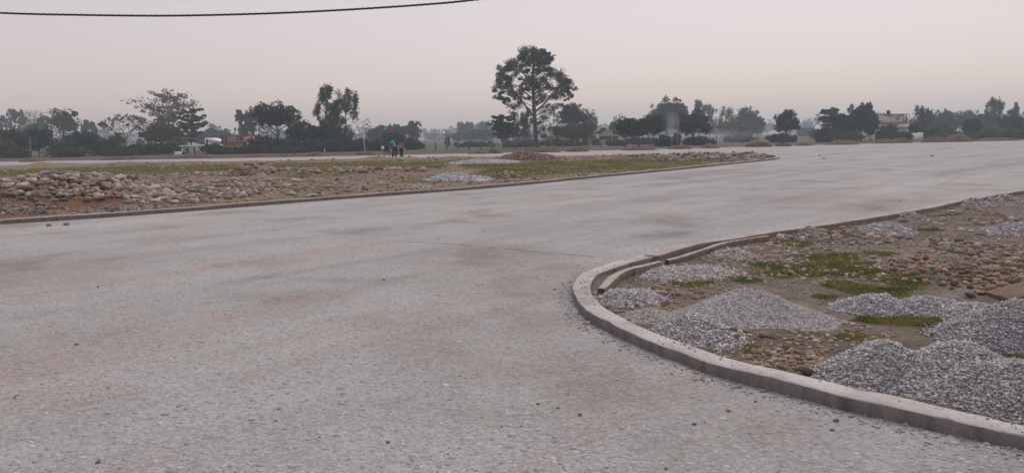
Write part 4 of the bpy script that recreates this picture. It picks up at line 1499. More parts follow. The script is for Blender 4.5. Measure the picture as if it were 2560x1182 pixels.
TREES = [
    # label, style, px, distance, top row, half width, palette, extras
    ('olive green round bush at the left picture edge', 'bush', 8, 97, 346, 30, 'olive', {}),
    ('broad dark dense tree, leftmost in the tree line', 'dense', 40, 108, 322, 48, 'dark', dict(low=.05)),
    ('dark dense tree, second from left in the tree line', 'dense', 95, 106, 318, 36, 'dark', dict(low=.05)),
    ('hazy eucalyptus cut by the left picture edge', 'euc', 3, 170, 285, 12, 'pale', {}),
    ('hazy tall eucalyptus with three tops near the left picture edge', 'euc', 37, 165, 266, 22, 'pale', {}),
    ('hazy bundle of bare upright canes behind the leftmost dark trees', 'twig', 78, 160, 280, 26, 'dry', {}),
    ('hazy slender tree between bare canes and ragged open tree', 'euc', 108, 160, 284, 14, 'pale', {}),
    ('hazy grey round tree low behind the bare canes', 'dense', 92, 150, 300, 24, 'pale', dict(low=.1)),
    ('hazy green tree with ragged open crown in left tree line', 'dense', 158, 140, 268, 40, 'fresh', dict(low=.25, n=.75)),
    ('dark spreading tree right of the second dark tree', 'dense', 205, 106, 326, 40, 'dark', dict(low=.02)),
    ('dull green shrub mass between the left dark trees', 'bush', 148, 104, 340, 40, 'mid', {}),
    ('pale grey green shrub at the field edge, far left', 'bush', 45, 98, 370, 22, 'mid', {}),
    ('wide pale green shrub at the foot of the left dark trees', 'bush', 185, 97, 364, 48, 'mid', {}),
    ('thin eucalyptus, left one of a slim pair', 'euc', 215, 170, 296, 7, 'pale', dict(low=.45)),
    ('thin leaning eucalyptus, right one of a slim pair', 'euc', 231, 170, 303, 9, 'pale', dict(low=.45)),
    ('dark low shrub left of the bare tree', 'bush', 262, 104, 340, 34, 'dark', {}),
    ('round dark shrub behind the bare tree branches', 'dense', 290, 130, 331, 16, 'mid', dict(low=.05)),
    ('bare silk cotton tree with spreading leafless branches', 'bare', 315, 112, 282, 44, 'dry', {}),
    ('low dark shrub right at the foot of the bare tree', 'bush', 345, 101, 356, 28, 'dark', {}),
    ('tall half bare tree with flat umbrella tiers behind the willowy tree', 'layer', 415, 138, 237, 68, 'dry', dict(n=.9, low=.45, trunk_px=425)),
    ('dense willowy green tree under the tall umbrella tree', 'dense', 402, 112, 294, 58, 'olive', dict(low=.02, leaf=.8, n=1.4)),
    ('dark bush at the foot of the willowy green tree', 'bush', 385, 103, 352, 46, 'dark', {}),
    ('layered green tree standing over the white low house', 'layer', 478, 112, 280, 34, 'fresh', dict(low=.3)),
    ('hazy round tree left of the pink house', 'dense', 538, 175, 313, 30, 'mid', dict(low=.02)),
    ('hazy low tree behind the small white stair house', 'dense', 505, 170, 330, 18, 'mid', dict(low=.02)),
    ('dark hedge bush between white low house and pink house', 'bush', 528, 103, 356, 22, 'dark', {}),
    ('dark hedge bush below the pink house, left half', 'bush', 565, 99, 366, 40, 'dark', {}),
    ('dark hedge bush below the pink house, right half', 'bush', 625, 99, 364, 40, 'dark', {}),
    ('slender eucalyptus rising behind the pink house', 'euc', 610, 140, 268, 22, 'pale', dict(low=.3)),
    ('slim eucalyptus close left of the broad dark tree', 'euc', 630, 140, 274, 10, 'pale', dict(low=.3)),
    ('broad dark spreading tree with arching crown right of the pink house', 'dense', 682, 106, 261, 58, 'dark', dict(low=.42, n=1.3, trunk_px=700)),
    ('dark undergrowth shrub below the broad dark tree', 'bush', 655, 104, 325, 44, 'dark', {}),
    ('dark round tree right of the broad dark tree', 'dense', 742, 104, 300, 30, 'dark', dict(low=.08)),
    ('low scrub at the foot of the dark round tree', 'bush', 715, 98, 360, 50, 'mid', {}),
    ('small dark tree left of the twin tall eucalyptus trees', 'dense', 775, 106, 308, 16, 'dark', dict(low=.3)),
    ('tallest eucalyptus with narrow crown, left of the twin pair', 'euc', 815, 112, 204, 25, 'mid', dict(low=.25, n=2.0)),
    ('middle eucalyptus, shorter, between the twin tall ones', 'euc', 841, 114, 244, 9, 'mid', dict(low=.3)),
    ('tall eucalyptus with ragged crown, right of the twin pair', 'euc', 872, 112, 214, 27, 'mid', dict(low=.15, n=1.8)),
    ('dark dense tree at the foot of the tallest eucalyptus', 'dense', 812, 108, 294, 36, 'dark', dict(low=.02)),
    ('dark dense shrub at the foot of the ragged eucalyptus', 'bush', 850, 106, 330, 30, 'dark', {}),
    ('dark undergrowth shrub at the foot of the broad dark tree trunk', 'bush', 700, 101, 340, 40, 'dark', {}),
    ('dark undergrowth shrub between the round tree and eucalyptus', 'bush', 770, 101, 343, 36, 'dark', {}),
    ('dark undergrowth shrub below the tallest eucalyptus', 'bush', 822, 100, 345, 44, 'dark', {}),
    ('low dark shrub right of the ragged eucalyptus', 'bush', 872, 102, 347, 34, 'dark', {}),
    ('low dark shrub behind the blue tarpaulin shelter', 'bush', 430, 118, 350, 44, 'dark', {}),
    ('low grey green scrub at the middle of the left tree line', 'bush', 300, 98, 362, 44, 'mid', {}),
    ('low dark scrub below the dense tree by the pale pole', 'bush', 1745, 104, 336, 40, 'dark', {}),
    ('low dull scrub at the left of the trimmed row', 'bush', 1540, 112, 348, 24, 'mid', {}),
    ('low dull scrub behind the trunks of the trimmed row', 'bush', 1605, 122, 340, 70, 'mid', {}),
    ('low hazy scrub left of the tiered tree at the fence', 'bush', 1190, 128, 350, 60, 'mid', {}),
    ('low scrub between the big tree and the domed tree', 'bush', 1420, 118, 345, 60, 'mid', {}),
    ('low scrub left behind the big tree trunk', 'bush', 1300, 118, 346, 44, 'mid', {}),
    ('hazy domed tree left one of two behind the cyclist', 'dense', 940, 160, 312, 28, 'mid', dict(low=.02, n=1.5)),
    ('hazy domed tree right one of two behind the cyclist', 'dense', 992, 158, 309, 34, 'mid', dict(low=.02, n=1.5)),
    ('dark hedge bush left of the cyclist beside the white pole', 'bush', 895, 106, 343, 26, 'dark', {}),
    ('dark hedge bush directly behind the cyclist', 'bush', 945, 104, 346, 44, 'dark', {}),
    ('green dark tree directly behind the cyclist and the child', 'dense', 985, 112, 328, 26, 'mid', dict(low=.02)),
    ('hazy ragged eucalyptus right of the domed trees', 'euc', 1034, 155, 299, 22, 'pale', dict(low=.2)),
    ('dark bush right of the child at the fence start', 'bush', 1030, 108, 342, 28, 'mid', {}),
    ('tiny far hazy tree with pointed top in the open gap', 'euc', 1081, 300, 334, 9, 'mid', dict(low=.1)),
    ('tiny far hazy round tree in the open gap', 'dense', 1103, 300, 349, 12, 'mid', dict(low=.02)),
    ('far low hazy bush at the left of the open gap', 'bush', 1066, 240, 357, 10, 'mid', {}),
    ('small ivy clad stub tree beside the gap pole', 'euc', 1119, 140, 340, 5, 'mid', dict(low=.1)),
    ('hazy eucalyptus left one of the pale group', 'euc', 1150, 210, 303, 9, 'pale', dict(low=.15)),
    ('hazy eucalyptus with twin tops in the pale group', 'euc', 1172, 210, 302, 16, 'pale', dict(low=.15)),
    ('hazy eucalyptus right one of the pale group', 'euc', 1210, 210, 303, 13, 'pale', dict(low=.1, n=1.4)),
    ('hazy low round tree below the pale eucalyptus group', 'dense', 1150, 190, 333, 26, 'mid', dict(low=.02)),
    ('hazy low wide tree right below the pale eucalyptus group', 'dense', 1208, 185, 325, 36, 'mid', dict(low=.02)),
    ('dark tiered tree left of the big tree', 'layer', 1260, 116, 292, 32, 'dark', dict(low=.2, n=1.5)),
    ('green tree half hidden behind the left of the big tree', 'euc', 1303, 122, 268, 24, 'mid', dict(low=.15, n=1.5)),
    ('hazy low bush behind the big tree trunk', 'bush', 1385, 128, 345, 40, 'olive', {}),
    ('dark domed tree right of the big tree', 'dense', 1428, 135, 253, 34, 'dark', dict(low=.3, n=1.2)),
    ('ragged hazy tree beside the dark domed tree', 'euc', 1474, 138, 274, 21, 'mid', dict(low=.1, n=1.4)),
    ('dense low green tree under the dark domed tree', 'dense', 1442, 126, 303, 50, 'mid', dict(low=.02)),
    ('yellow green shrub beside the yellow house', 'bush', 1489, 120, 340, 12, 'yellow', {}),
    ('small round tree left of the yellow house roof', 'dense', 1508, 140, 319, 9, 'mid', dict(low=.02)),
    ('thin half bare tree behind the left end of the dense row', 'bare', 1552, 135, 281, 18, 'dry', {}),
    ('tiny thin tree above the yellow house roof', 'euc', 1531, 145, 304, 6, 'dry', dict(low=.6)),
    ('dense dark tree, left end of the trimmed dense row', 'dense', 1565, 100, 296, 28, 'dark', dict(low=.2)),
    ('dense dark tree, second of the trimmed dense row', 'dense', 1598, 100, 288, 30, 'dark', dict(low=.16)),
    ('dense dark tree, right end of the trimmed dense row', 'dense', 1637, 101, 281, 32, 'dark', dict(low=.2)),
    ('tall hazy rounded tree behind the smoke plume', 'dense', 1668, 150, 238, 40, 'mid', dict(low=.15, n=1.4)),
    ('hazy rounded tree right behind the tall hazy one', 'dense', 1700, 148, 256, 28, 'mid', dict(low=.1, n=1.2)),
    ('dense dark tree beside the pale pole, right of the smoke', 'dense', 1732, 106, 269, 38, 'dark', dict(low=.1, n=1.3)),
    ('little dark shrub at the foot of the smoke plume', 'bush', 1660, 98, 334, 20, 'mid', {}),
    ('slim dark shrub at the foot of the pale pole', 'bush', 1692, 100, 328, 9, 'dark', {}),
    ('thin wispy eucalyptus top above the dense dark tree', 'euc', 1747, 175, 245, 11, 'pale', dict(low=.5)),
    ('wispy leaning eucalyptus right of the dense dark tree', 'euc', 1773, 175, 258, 14, 'pale', dict(low=.25)),
    ('hazy ragged tree, left of the misty group', 'euc', 1815, 165, 270, 24, 'pale', dict(low=.15, n=1.3)),
    ('hazy full tree, right of the misty group', 'dense', 1868, 162, 268, 30, 'mid', dict(low=.05, n=1.2)),
    ('hazy low tree at the foot of the misty group', 'dense', 1845, 155, 305, 50, 'mid', dict(low=.02)),
    ('hazy side tree at the right end of the misty group', 'dense', 1895, 160, 290, 18, 'mid', dict(low=.02)),
    ('low dark scrub below the misty group', 'bush', 1850, 130, 336, 46, 'mid', {}),
    ('very far faint tree left of the lone small tree', 'dense', 1925, 330, 308, 16, 'mid', dict(low=.02)),
    ('lone small dark tree standing clear of the others', 'dense', 1966, 112, 276, 28, 'dark', dict(low=.16, n=1.1)),
    ('low dark scrub below the lone small tree', 'bush', 1955, 118, 331, 36, 'dark', {}),
    ('very far faint round tree right of the lone small tree', 'dense', 2020, 330, 297, 14, 'mid', dict(low=.02)),
    ('low far hazy bush right of the lone small tree', 'bush', 2012, 190, 316, 22, 'mid', {}),
    ('low hazy scrub left beside the right tree clump', 'bush', 2046, 150, 318, 20, 'mid', {}),
    ('open light green tree at the left of the right tree clump', 'layer', 2078, 116, 276, 24, 'mid', dict(low=.15, n=1.4)),
    ('slim eucalyptus top behind the open light green tree', 'euc', 2082, 150, 264, 9, 'mid', dict(low=.5)),
    ('dense dark tree in the right tree clump, tallest of it', 'dense', 2152, 116, 257, 36, 'dark', dict(low=.1, n=1.3)),
    ('dense dark tree in the right clump, left of its tallest', 'dense', 2112, 114, 282, 26, 'dark', dict(low=.05)),
    ('slim tree top rising behind the right tree clump', 'euc', 2172, 140, 252, 9, 'mid', dict(low=.4)),
    ('dark dense bush at the right end of the right clump', 'dense', 2176, 113, 286, 22, 'dark', dict(low=.02)),
    ('low scrub at the left foot of the right clump', 'bush', 2065, 110, 318, 26, 'dark', {}),
    ('grey green scrub at the middle foot of the right clump', 'bush', 2120, 108, 326, 36, 'mid', {}),
    ('green garden bush left of the white house', 'bush', 2218, 112, 306, 26, 'mid', {}),
    ('dark garden bush before the white house', 'bush', 2250, 110, 324, 34, 'dark', {}),
    ('green garden tree right of the white house', 'dense', 2297, 114, 305, 20, 'mid', dict(low=.02)),
    ('drooping eucalyptus right of the white house', 'euc', 2307, 130, 262, 22, 'mid', dict(low=.2, n=1.3)),
    ('hazy wide tree right of the drooping eucalyptus', 'dense', 2368, 150, 272, 36, 'mid', dict(low=.02)),
    ('green tall bush right of the white house garden', 'bush', 2345, 118, 300, 36, 'mid', {}),
    ('hazy open tree left of the tall columnar tree', 'dense', 2425, 155, 276, 34, 'pale', dict(low=.02)),
    ('very dark round tree before the hazy right trees', 'dense', 2432, 118, 297, 18, 'dark', dict(low=.02)),
    ('tall columnar dark tree near the right picture edge', 'euc', 2482, 145, 245, 19, 'mid', dict(low=.1, n=2.2)),
    ('hazy round tree at the foot of the columnar tree', 'dense', 2460, 148, 285, 26, 'mid', dict(low=.02)),
    ('rust brown shrub below the columnar tree', 'bush', 2483, 116, 312, 18, 'rust', {}),
    ('green round tree near the right picture edge', 'dense', 2530, 125, 276, 28, 'mid', dict(low=.02)),
    ('thin bare twin poplar above the right edge trees', 'euc', 2542, 150, 250, 5, 'dry', dict(low=.3)),
    ('hazy tree cut by the right picture edge', 'dense', 2570, 140, 280, 30, 'mid', dict(low=.02)),
    ('grey green scrub right of the white wall at the right', 'bush', 2370, 112, 324, 40, 'mid', {}),
    ('grey scrub below the rust brown shrub', 'bush', 2445, 111, 326, 44, 'mid', {}),
    ('low scrub at the foot of the right picture edge', 'bush', 2530, 112, 318, 46, 'mid', {}),
]
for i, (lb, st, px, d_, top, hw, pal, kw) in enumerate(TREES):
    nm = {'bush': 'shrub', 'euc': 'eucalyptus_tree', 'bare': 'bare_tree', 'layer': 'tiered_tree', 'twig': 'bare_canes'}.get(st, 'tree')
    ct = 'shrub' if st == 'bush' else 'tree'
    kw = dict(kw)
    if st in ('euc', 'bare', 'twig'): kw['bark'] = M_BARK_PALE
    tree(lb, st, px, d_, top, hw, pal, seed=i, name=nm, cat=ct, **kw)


# ---- the big tree
def big_tree():
    d_ = 105.0
    gg = np.random.default_rng(4242)
    q = lambda zx, zy: at(1200 + zx * .2622, 90 + zy * .2622, d_)
    b0 = q(530, 1065)
    root = empty('silk_cotton_tree', (b0[0], d_, -.05))
    tag(root, 'biggest tree with straight trunk and open domed crown standing alone by the fence', 'tree')
    rel = lambda zx, zy, dy=0.0: q(zx, zy) - np.array([b0[0], d_ - dy, 0])
    T, L = Acc(), Acc()
    s_ = .2622 / F * d_
    trunk = catmull([np.append(rel(a, b)[[0]], [0, rel(a, b)[2]]) for a, b in [(532, 1080), (530, 960), (522, 800), (512, 640), (506, 520), (498, 430), (508, 300), (520, 200), (530, 135)]], .5)
    zz = trunk[:, 2]
    R_ = np.interp(zz, [0, .6, 3, 8, 12, 17], [.48, .36, .30, .22, .13, .04])
    T.tube(trunk, R_, 10)
    limbs = [([(503, 760), (470, 705), (420, 640), (350, 540), (290, 480), (220, 400)], .17, 1.0), ([(492, 590), (440, 545), (390, 510), (330, 470)], .12, -1.2),
             ([(535, 715), (590, 665), (640, 610), (690, 550), (800, 465)], .14, -.8), ([(522, 610), (560, 560), (600, 520), (660, 470)], .08, 1.2),
             ([(500, 440), (440, 380), (380, 320), (300, 270)], .10, .8), ([(505, 400), (570, 350), (640, 320), (700, 350)], .09, -.6),
             ([(506, 470), (450, 420), (400, 370)], .07, -1.5), ([(510, 300), (570, 240), (640, 190)], .06, .5), ([(510, 330), (450, 250), (400, 200)], .06, -.5),
             ([(500, 830), (480, 790), (498, 700)], .07, .3), ([(520, 480), (560, 440), (620, 420)], .06, 1.6), ([(530, 860), (580, 800), (640, 730), (700, 680)], .07, .6),
             ([(535, 930), (580, 880), (640, 850), (720, 830)], .05, -.4), ([(505, 700), (440, 690), (350, 660), (290, 640)], .05, -.8)]
    for pts, r_, dy in limbs:
        P = np.array([rel(a, b) for a, b in pts])
        P[:, 1] = np.linspace(0, dy * 2.2, len(P))
        P = catmull(P, .4)
        T.tube(P, np.linspace(r_, r_ * .25, len(P)), 6, cap=False)
    clumps = [(520, 152, 46), (450, 172, 46), (600, 178, 44), (655, 190, 30), (400, 190, 42), (530, 200, 60), (350, 230, 48), (450, 250, 55), (580, 250, 55), (660, 240, 38),
              (300, 262, 42), (250, 312, 50), (330, 310, 42), (195, 335, 34), (215, 395, 48), (170, 440, 36), (285, 370, 32), (180, 500, 34), (160, 560, 22), (250, 470, 38), (225, 560, 26),
              (300, 520, 30), (480, 410, 52), (560, 450, 46), (500, 470, 50), (590, 520, 36), (640, 330, 44), (700, 360, 44), (760, 385, 40), (800, 410, 40), (850, 450, 40), (872, 490, 28), (780, 470, 38), (815, 540, 30),
              (720, 510, 36), (840, 570, 16), (750, 580, 28), (690, 570, 30), (640, 470, 34), (330, 590, 24), (280, 640, 26), (355, 650, 28), (330, 700, 26), (430, 610, 20), (600, 600, 22),
              (560, 640, 22), (640, 680, 28), (700, 650, 30), (615, 740, 30), (690, 730, 30), (730, 770, 22), (580, 820, 22), (600, 880, 20), (655, 850, 24), (715, 840, 22), (700, 900, 16), (600, 930, 14),
              (380, 610, 24), (430, 490, 24), (380, 560, 22), (560, 330, 26), (430, 320, 28), (620, 400, 30), (240, 620, 14), (880, 560, 14), (270, 430, 30), (400, 440, 22)]
    for cx, cy, r_ in clumps:
        c0 = rel(cx, cy)
        half = 4.6 * math.sqrt(max(.05, 1 - min(1, abs(cx - 520) / 400) ** 2)) * (.5 if cy > 600 else 1)
        for rep in range(4 if cy < 600 else 3):
            dy = gg.uniform(-1, 1) * half
            loose = .3 if cy < 480 else .55
            c_ = c0 + np.array([np.clip(gg.normal(0, loose), -.6, .6), dy, np.clip(gg.normal(0, loose * .8), -.5, .3)])
            rr = r_ * s_ * gg.uniform(.65, 1.1)
            dn = .55 if cy > 560 else (.85 if cy > 330 else 1.0)
            if gg.uniform() < .8:
                leaves(L, c_ + np.clip(gg.normal(0, rr * .6, 3), -rr, rr), (rr * .8, rr * .8, rr * .5), int(22 * dn) + 6, .11, 'mid', gg, .1)
            wide = 1.3 if cy < 600 else 2.0
            leaves(L, c_, (rr * wide, rr * wide, rr * .65 * wide), int((44 + r_ * 2.7) * dn), .115, 'dark' if gg.uniform() < .6 else 'mid', gg, .25)
        j = int(np.argmin(np.abs(zz - (c0[2] - abs(c0[0]) * .5))))
        if r_ > 26:
            branch(T, trunk[min(j, len(trunk) - 3)], c_, .05, .015, gg, .03, 4, 8)
    T.build('trunk', M_BARK, root, True)
    L.build('crown', M_LEAF, root)


big_tree()

# far hazy wood closing the horizon
gg = np.random.default_rng(3)
A = Acc()
for i in range(230):
    d_ = gg.uniform(400, 700)
    x = gg.uniform(-.85, .85) * d_
    hh = gg.uniform(5, 11)
    ww = gg.uniform(5, 12)
    leaves(A, (x, d_, hh * .45), (ww, ww * .6, hh * .5), 90, 1.3, 'mid', gg, .4)
    leaves(A, (x + gg.normal(0, 4), d_, hh * .8), (ww * .4, ww * .4, hh * .3), 40, 1.1, 'mid', gg, .4)
o = A.build('distant_wood', M_LEAF)
tag(o, 'faint far wood along the horizon', kind='stuff')

# ------------------------------------------------------------------ houses
M_WHITE = mat_plain('whitewash', (0.84, 0.84, 0.84), .12, 1.5)
M_PINK = mat_plain('pink_plaster', (0.64, 0.38, 0.38), .15, 1.2)
M_RED = mat_plain('red_trim', (0.20, 0.085, 0.07), .2, 2)
M_ORANGE = mat_plain('orange_plaster', (0.50, 0.17, 0.09), .2, 1.5)
M_GREYC = mat_plain('grey_cement', (0.27, 0.26, 0.26), .2, 1.5)
M_DARK = mat_plain('dark_opening', (0.03, 0.035, 0.045), .2, 2, .5)
M_YEL = mat_plain('yellow_plaster', (0.60, 0.42, 0.10), .15, 1.5)
M_THATCH = mat_plain('weathered_roof', (0.075, 0.07, 0.075), .3, 2)
M_TANK = mat_plain('dark_green_tank', (0.05, 0.065, 0.06), .2, 2, .5)
M_BLUE = mat_plain('blue_sheet', (0.30, 0.38, 0.50), .2, 2, .6)


def pbox(name, mat, parent, *b_):
    A_ = Acc(); A_.box(*b_)
    return A_.build(name, mat, parent)


class House:
    """parts given in pixels of the photograph's column/row at one distance, depth in metres"""
    def __init__(s, name, label, px, d_):
        s.d = d_
        s.x0 = at(px, 350, d_)[0]
        s.root = empty(name, (s.x0, d_, 0))
        tag(s.root, label, 'house')

    def X(s, px): return at(px, 350, s.d)[0] - s.x0
    def Z(s, px, py): return at(px, py, s.d)[2]

    def part(s, name, mat, xa, xb, ya, yb, y0=0.0, y1=5.0, parent=None, ground=False):
        m_ = (xa + xb) / 2
        return pbox(name, mat, parent or s.root, s.X(xa), s.X(xb), y0, y1, -.05 if ground else s.Z(m_, yb), s.Z(m_, ya))


h_ = House('white_house', 'low white flat roofed house with open porch at far left', 485, 108)
h_.part('wall', M_WHITE, 456, 518, 366, 388, .35, 5.0, ground=True)
h_.part('roof', M_WHITE, 447, 521, 363, 366.2, -.2, 5.3)
h_.part('pillar', M_WHITE, 452, 456, 366.2, 388, 0, .25, ground=True)
h_.part('pillar', M_WHITE, 487, 492, 366.2, 388, 0, .25, ground=True)
w = h_.part('door', M_DARK, 480, 487, 370, 388, .31, .37, ground=True)
w = h_.part('window', M_DARK, 461, 468, 371, 380, .31, .37)
w = h_.part('window', M_DARK, 498, 507, 371, 380, .31, .37)

h_ = House('stair_house', 'small white house with sloping stair roof behind the low house', 528, 125)
h_.part('wall', M_WHITE, 520, 545, 353, 385, 0, 4, ground=True)
h_.part('wall', M_WHITE, 512, 520, 345, 385, 0, 4, ground=True)
h_.part('window', M_DARK, 515, 519, 348, 359, -.05, .02)
A = Acc()
xa, xb = h_.X(520.2), h_.X(548)
za, zb, zc = h_.Z(520, 346), h_.Z(548, 353), h_.Z(534, 353.2)
A.add([(xa, -.1, za), (xb, -.1, zb), (xb, -.1, zb - .2), (xa, -.1, zc), (xa, 4.1, za), (xb, 4.1, zb), (xb, 4.1, zb - .2), (xa, 4.1, zc)],
      f4=[(0, 3, 2, 1), (4, 5, 6, 7), (0, 1, 5, 4), (1, 2, 6, 5), (2, 3, 7, 6), (3, 0, 4, 7)])
A.build('roof', M_WHITE, h_.root)

h_ = House('pink_house', 'two storey pink house with red trim and orange lower walls', 588, 115)
h_.part('lower_wall', M_ORANGE, 550, 632, 357.5, 390, 0, 6, ground=True)
h_.part('upper_wall', M_PINK, 556, 608, 340, 355.5, .2, 5.5)
h_.part('floor_slab', M_RED, 549, 612, 355.5, 357.5, -.3, 6.1)
h_.part('roof', M_RED, 552, 610, 337.8, 340, -.2, 5.9)
h_.part('corner_post', M_RED, 553, 556, 340, 355.5, .0, .3)
h_.part('corner_post', M_RED, 592, 594, 340, 355.5, .0, .3)
h_.part('corner_post', M_RED, 606, 608.4, 340, 355.5, .0, .15)
w = h_.part('window', M_DARK, 561, 567, 344, 353, .12, .24)
w = h_.part('window', M_DARK, 598, 603, 343, 351, .12, .24)
h_.part('porch_roof', M_GREYC, 590, 630, 353, 355.4, -1.6, -.35)
h_.part('garage_wall', M_YEL, 596, 620, 357, 390, -.9, -.05, ground=True)
h_.part('porch_pillar', M_WHITE, 627, 630, 355.4, 390, -1.2, -.9, ground=True)

h_ = House('white_house', 'white two storey house with dark water tank among right trees', 2250, 122)
h_.part('lower_wall', M_WHITE, 2222, 2286, 311, 345, 0, 6, ground=True)
h_.part('floor_slab', M_RED, 2212, 2290, 307.4, 309.2, -.8, 6.3)
h_.part('parapet', M_WHITE, 2237, 2272, 309.6, 320, -.7, -.4)
h_.part('upper_wall', M_WHITE, 2215, 2258, 287, 307.4, .3, 5.5)
h_.part('roof', M_RED, 2212, 2268, 285.2, 287, -.3, 5.8)
h_.part('post', M_RED, 2264, 2266.2, 288, 307, .2, .45)
h_.part('door', M_RED, 2259, 2262, 289, 307, .4, .6)
h_.part('window', M_GREYC, 2241, 2247, 292, 300, .22, .32)
tx, tz = h_.X(2233), h_.Z(2233, 285.3)
A = Acc(); A.tube([(tx, 2, tz), (tx, 2, tz + .15), (tx, 2, tz + .5), (tx, 2, tz + .65), (tx, 2, tz + .7)], [.28, .33, .32, .2, .16], 14)
A.build('water_tank', M_TANK, h_.root, True)

h_ = House('boundary_wall', 'low white boundary wall and gate right of the white house', 2290, 112)
h_.part('wall', M_WHITE, 2276, 2298, 333, 342, 0, .3, ground=True)
h_.part('wall', M_WHITE, 2299, 2312, 331, 338, .5, .8, ground=True)
h_.part('gate_post', M_WHITE, 2297, 2299.4, 331, 342, -.05, .4, ground=True)
h_.root['category'] = 'wall'

h_ = House('yellow_house', 'small yellow house with dark sloping roof left of the dense row', 1527, 128)
h_.part('wall', M_YEL, 1520, 1546, 341, 362, 0, 4, ground=True)
A = Acc()
xa, xb, xm = h_.X(1502), h_.X(1550), h_.X(1540)
za, zb = h_.Z(1525, 341), h_.Z(1525, 326)
A.add([(xa, -.6, za), (xb, -.6, za), (xb - .4, 2, zb), (xa + .8, 2, zb), (xa, 4.6, za), (xb, 4.6, za)],
      f4=[(0, 1, 2, 3), (5, 4, 3, 2)], f3=[(0, 3, 4), (1, 5, 2)])
A.add([(xa, -.6, za - .05), (xb, -.6, za - .05), (xb, 4.6, za - .05), (xa, 4.6, za - .05)], f4=[(0, 3, 2, 1)])
A.build('roof', M_THATCH, h_.root)
h_.part('door', M_DARK, 1522, 1526, 345, 362, -.04, .03, ground=True)
h_.part('window', M_DARK, 1533, 1538, 344, 350, -.04, .03)

h_ = House('yellow_hut', 'tiny yellow hut just right of the big tree', 1396, 135)
h_.part('wall', M_YEL, 1387, 1404, 336, 362, 0, 3, ground=True)
h_.part('roof', M_THATCH, 1378, 1407, 333.5, 336, -.3, 3.3)
h_.part('window', M_DARK, 1391, 1395, 340, 346, -.04, .03)
h_ = House('grey_shed', 'low hazy grey shed behind the big tree trunk', 1372, 150)
h_.part('wall', M_GREYC, 1362, 1384, 341, 365, 0, 4, ground=True)
h_.part('roof', M_GREYC, 1360, 1386, 339, 341, -.3, 4.3)
h_.part('door', M_DARK, 1367, 1371, 345, 365, -.04, .03, ground=True)
h_ = House('blue_tent', 'pale blue tarpaulin shelter at the field edge left of white house', 440, 104)
A = Acc()
xa, xb = h_.X(424), h_.X(458)
za, zb = h_.Z(440, 388), h_.Z(440, 379)
A.add([(xa, -1, za - .1), (xb, -1, za), (xb - .5, .6, zb), (xa + .1, .6, zb), (xa, 2.2, za - .1), (xb, 2.2, za)], f4=[(0, 1, 2, 3), (3, 2, 5, 4)])
A.build('sheet', M_BLUE, h_.root)
for qx in (xa, xb):
    A = Acc(); A.tube([(qx, -1, 0), (qx, -1, za)], .03, 5); A.build('pole', M_BARK, h_.root)
h_.root['category'] = 'tent'

# ------------------------------------------------------------------ poles, fence, wires
M_POLE = mat_plain('pole_concrete', (0.50, 0.48, 0.47), .15, 2)
M_POLEG = mat_plain('pole_grey', (0.30, 0.29, 0.29), .15, 2)
M_POLED = mat_plain('pole_dark', (0.15, 0.14, 0.14), .2, 2)
M_WIRE = mat_plain('wire', (0.05, 0.05, 0.055), .1, 2, .6)


def pole(label, px, top, bot, d_, mat, r_=.09, lean=0.0, arm=True):
    b0 = at(px, bot, d_)
    z1 = at(px, top, d_)[2]
    root = empty('utility_pole', (b0[0], d_, -.05))
    tag(root, label, 'pole')
    A_ = Acc(); A_.tube([(0, 0, 0), (lean * .5, 0, z1 * .5), (lean, 0, z1)], [r_ * 1.3, r_ * 1.1, r_ * .8], 8)
    A_.build('post', mat, root, True)
    if arm:
        A_ = Acc(); A_.box(lean - .5, lean + .5, -.06, .02, z1 - .55, z1 - .46)
        A_.build('cross_arm', M_POLED, root)
        for sx in (-.42, 0, .42):
            A_ = Acc(); A_.tube([(lean + sx, -.02, z1 - .46), (lean + sx, -.02, z1 - .3)], [.05, .03], 6)
            A_.build('insulator', mat, root)
    return np.array([b0[0] + lean, d_, z1 - .32])


p1 = pole('slightly leaning white utility pole left of the cyclists', 913, 318, 379, 96, M_POLE, .06, -.25, False)
p2 = pole('pale utility pole standing before the dense dark tree by the smoke', 1694, 293, 352, 98, M_POLEG, .05, .02, False)
p3 = pole('dark utility pole in the open gap right of the cyclists', 1118, 330, 376, 118, M_POLED, .1, 0, True)
p4 = pole('pale pole half hidden in the left dark trees', 77, 340, 378, 99, M_POLEG, .045, .03, False)
p5 = pole('thin pole left of the white house with the water tank', 2192, 277, 340, 118, M_POLED, .07, 0, True)
p6 = pole('thin pole among the hazy right trees', 2399, 275, 330, 120, M_POLED, .06, 0, True)
p7 = pole('short white marker post by the far verge left of the white pole', 812, 371, 384, 90, M_POLE, .07, 0, False)


def wire(name, label, a, b_, sag, r_, cat='cable', n=24):
    t = np.linspace(0, 1, n)[:, None]
    P = np.asarray(a) * (1 - t) + np.asarray(b_) * t
    P[:, 2] -= sag * 4 * (t * (1 - t))[:, 0]
    A_ = Acc(); A_.tube(P, r_, 5)
    o_ = A_.build(name, M_WIRE)
    tag(o_, label, cat)


wire('overhead_wire', 'thin overhead wire from the white pole to the gap pole', p1, p3, .35, .018)
wire('overhead_wire', 'thin overhead wire from the gap pole towards the big tree', p3, (p3[0] + 32, 125, p3[2] + .4), .5, .018)
wire('overhead_wire', 'thin overhead wire left of the white house pole', (p5[0] - 30, 130, p5[2] - .3), p5, .5, .018)
wire('overhead_wire', 'thin overhead wire between white house pole and right pole', p5, p6, .5, .018)

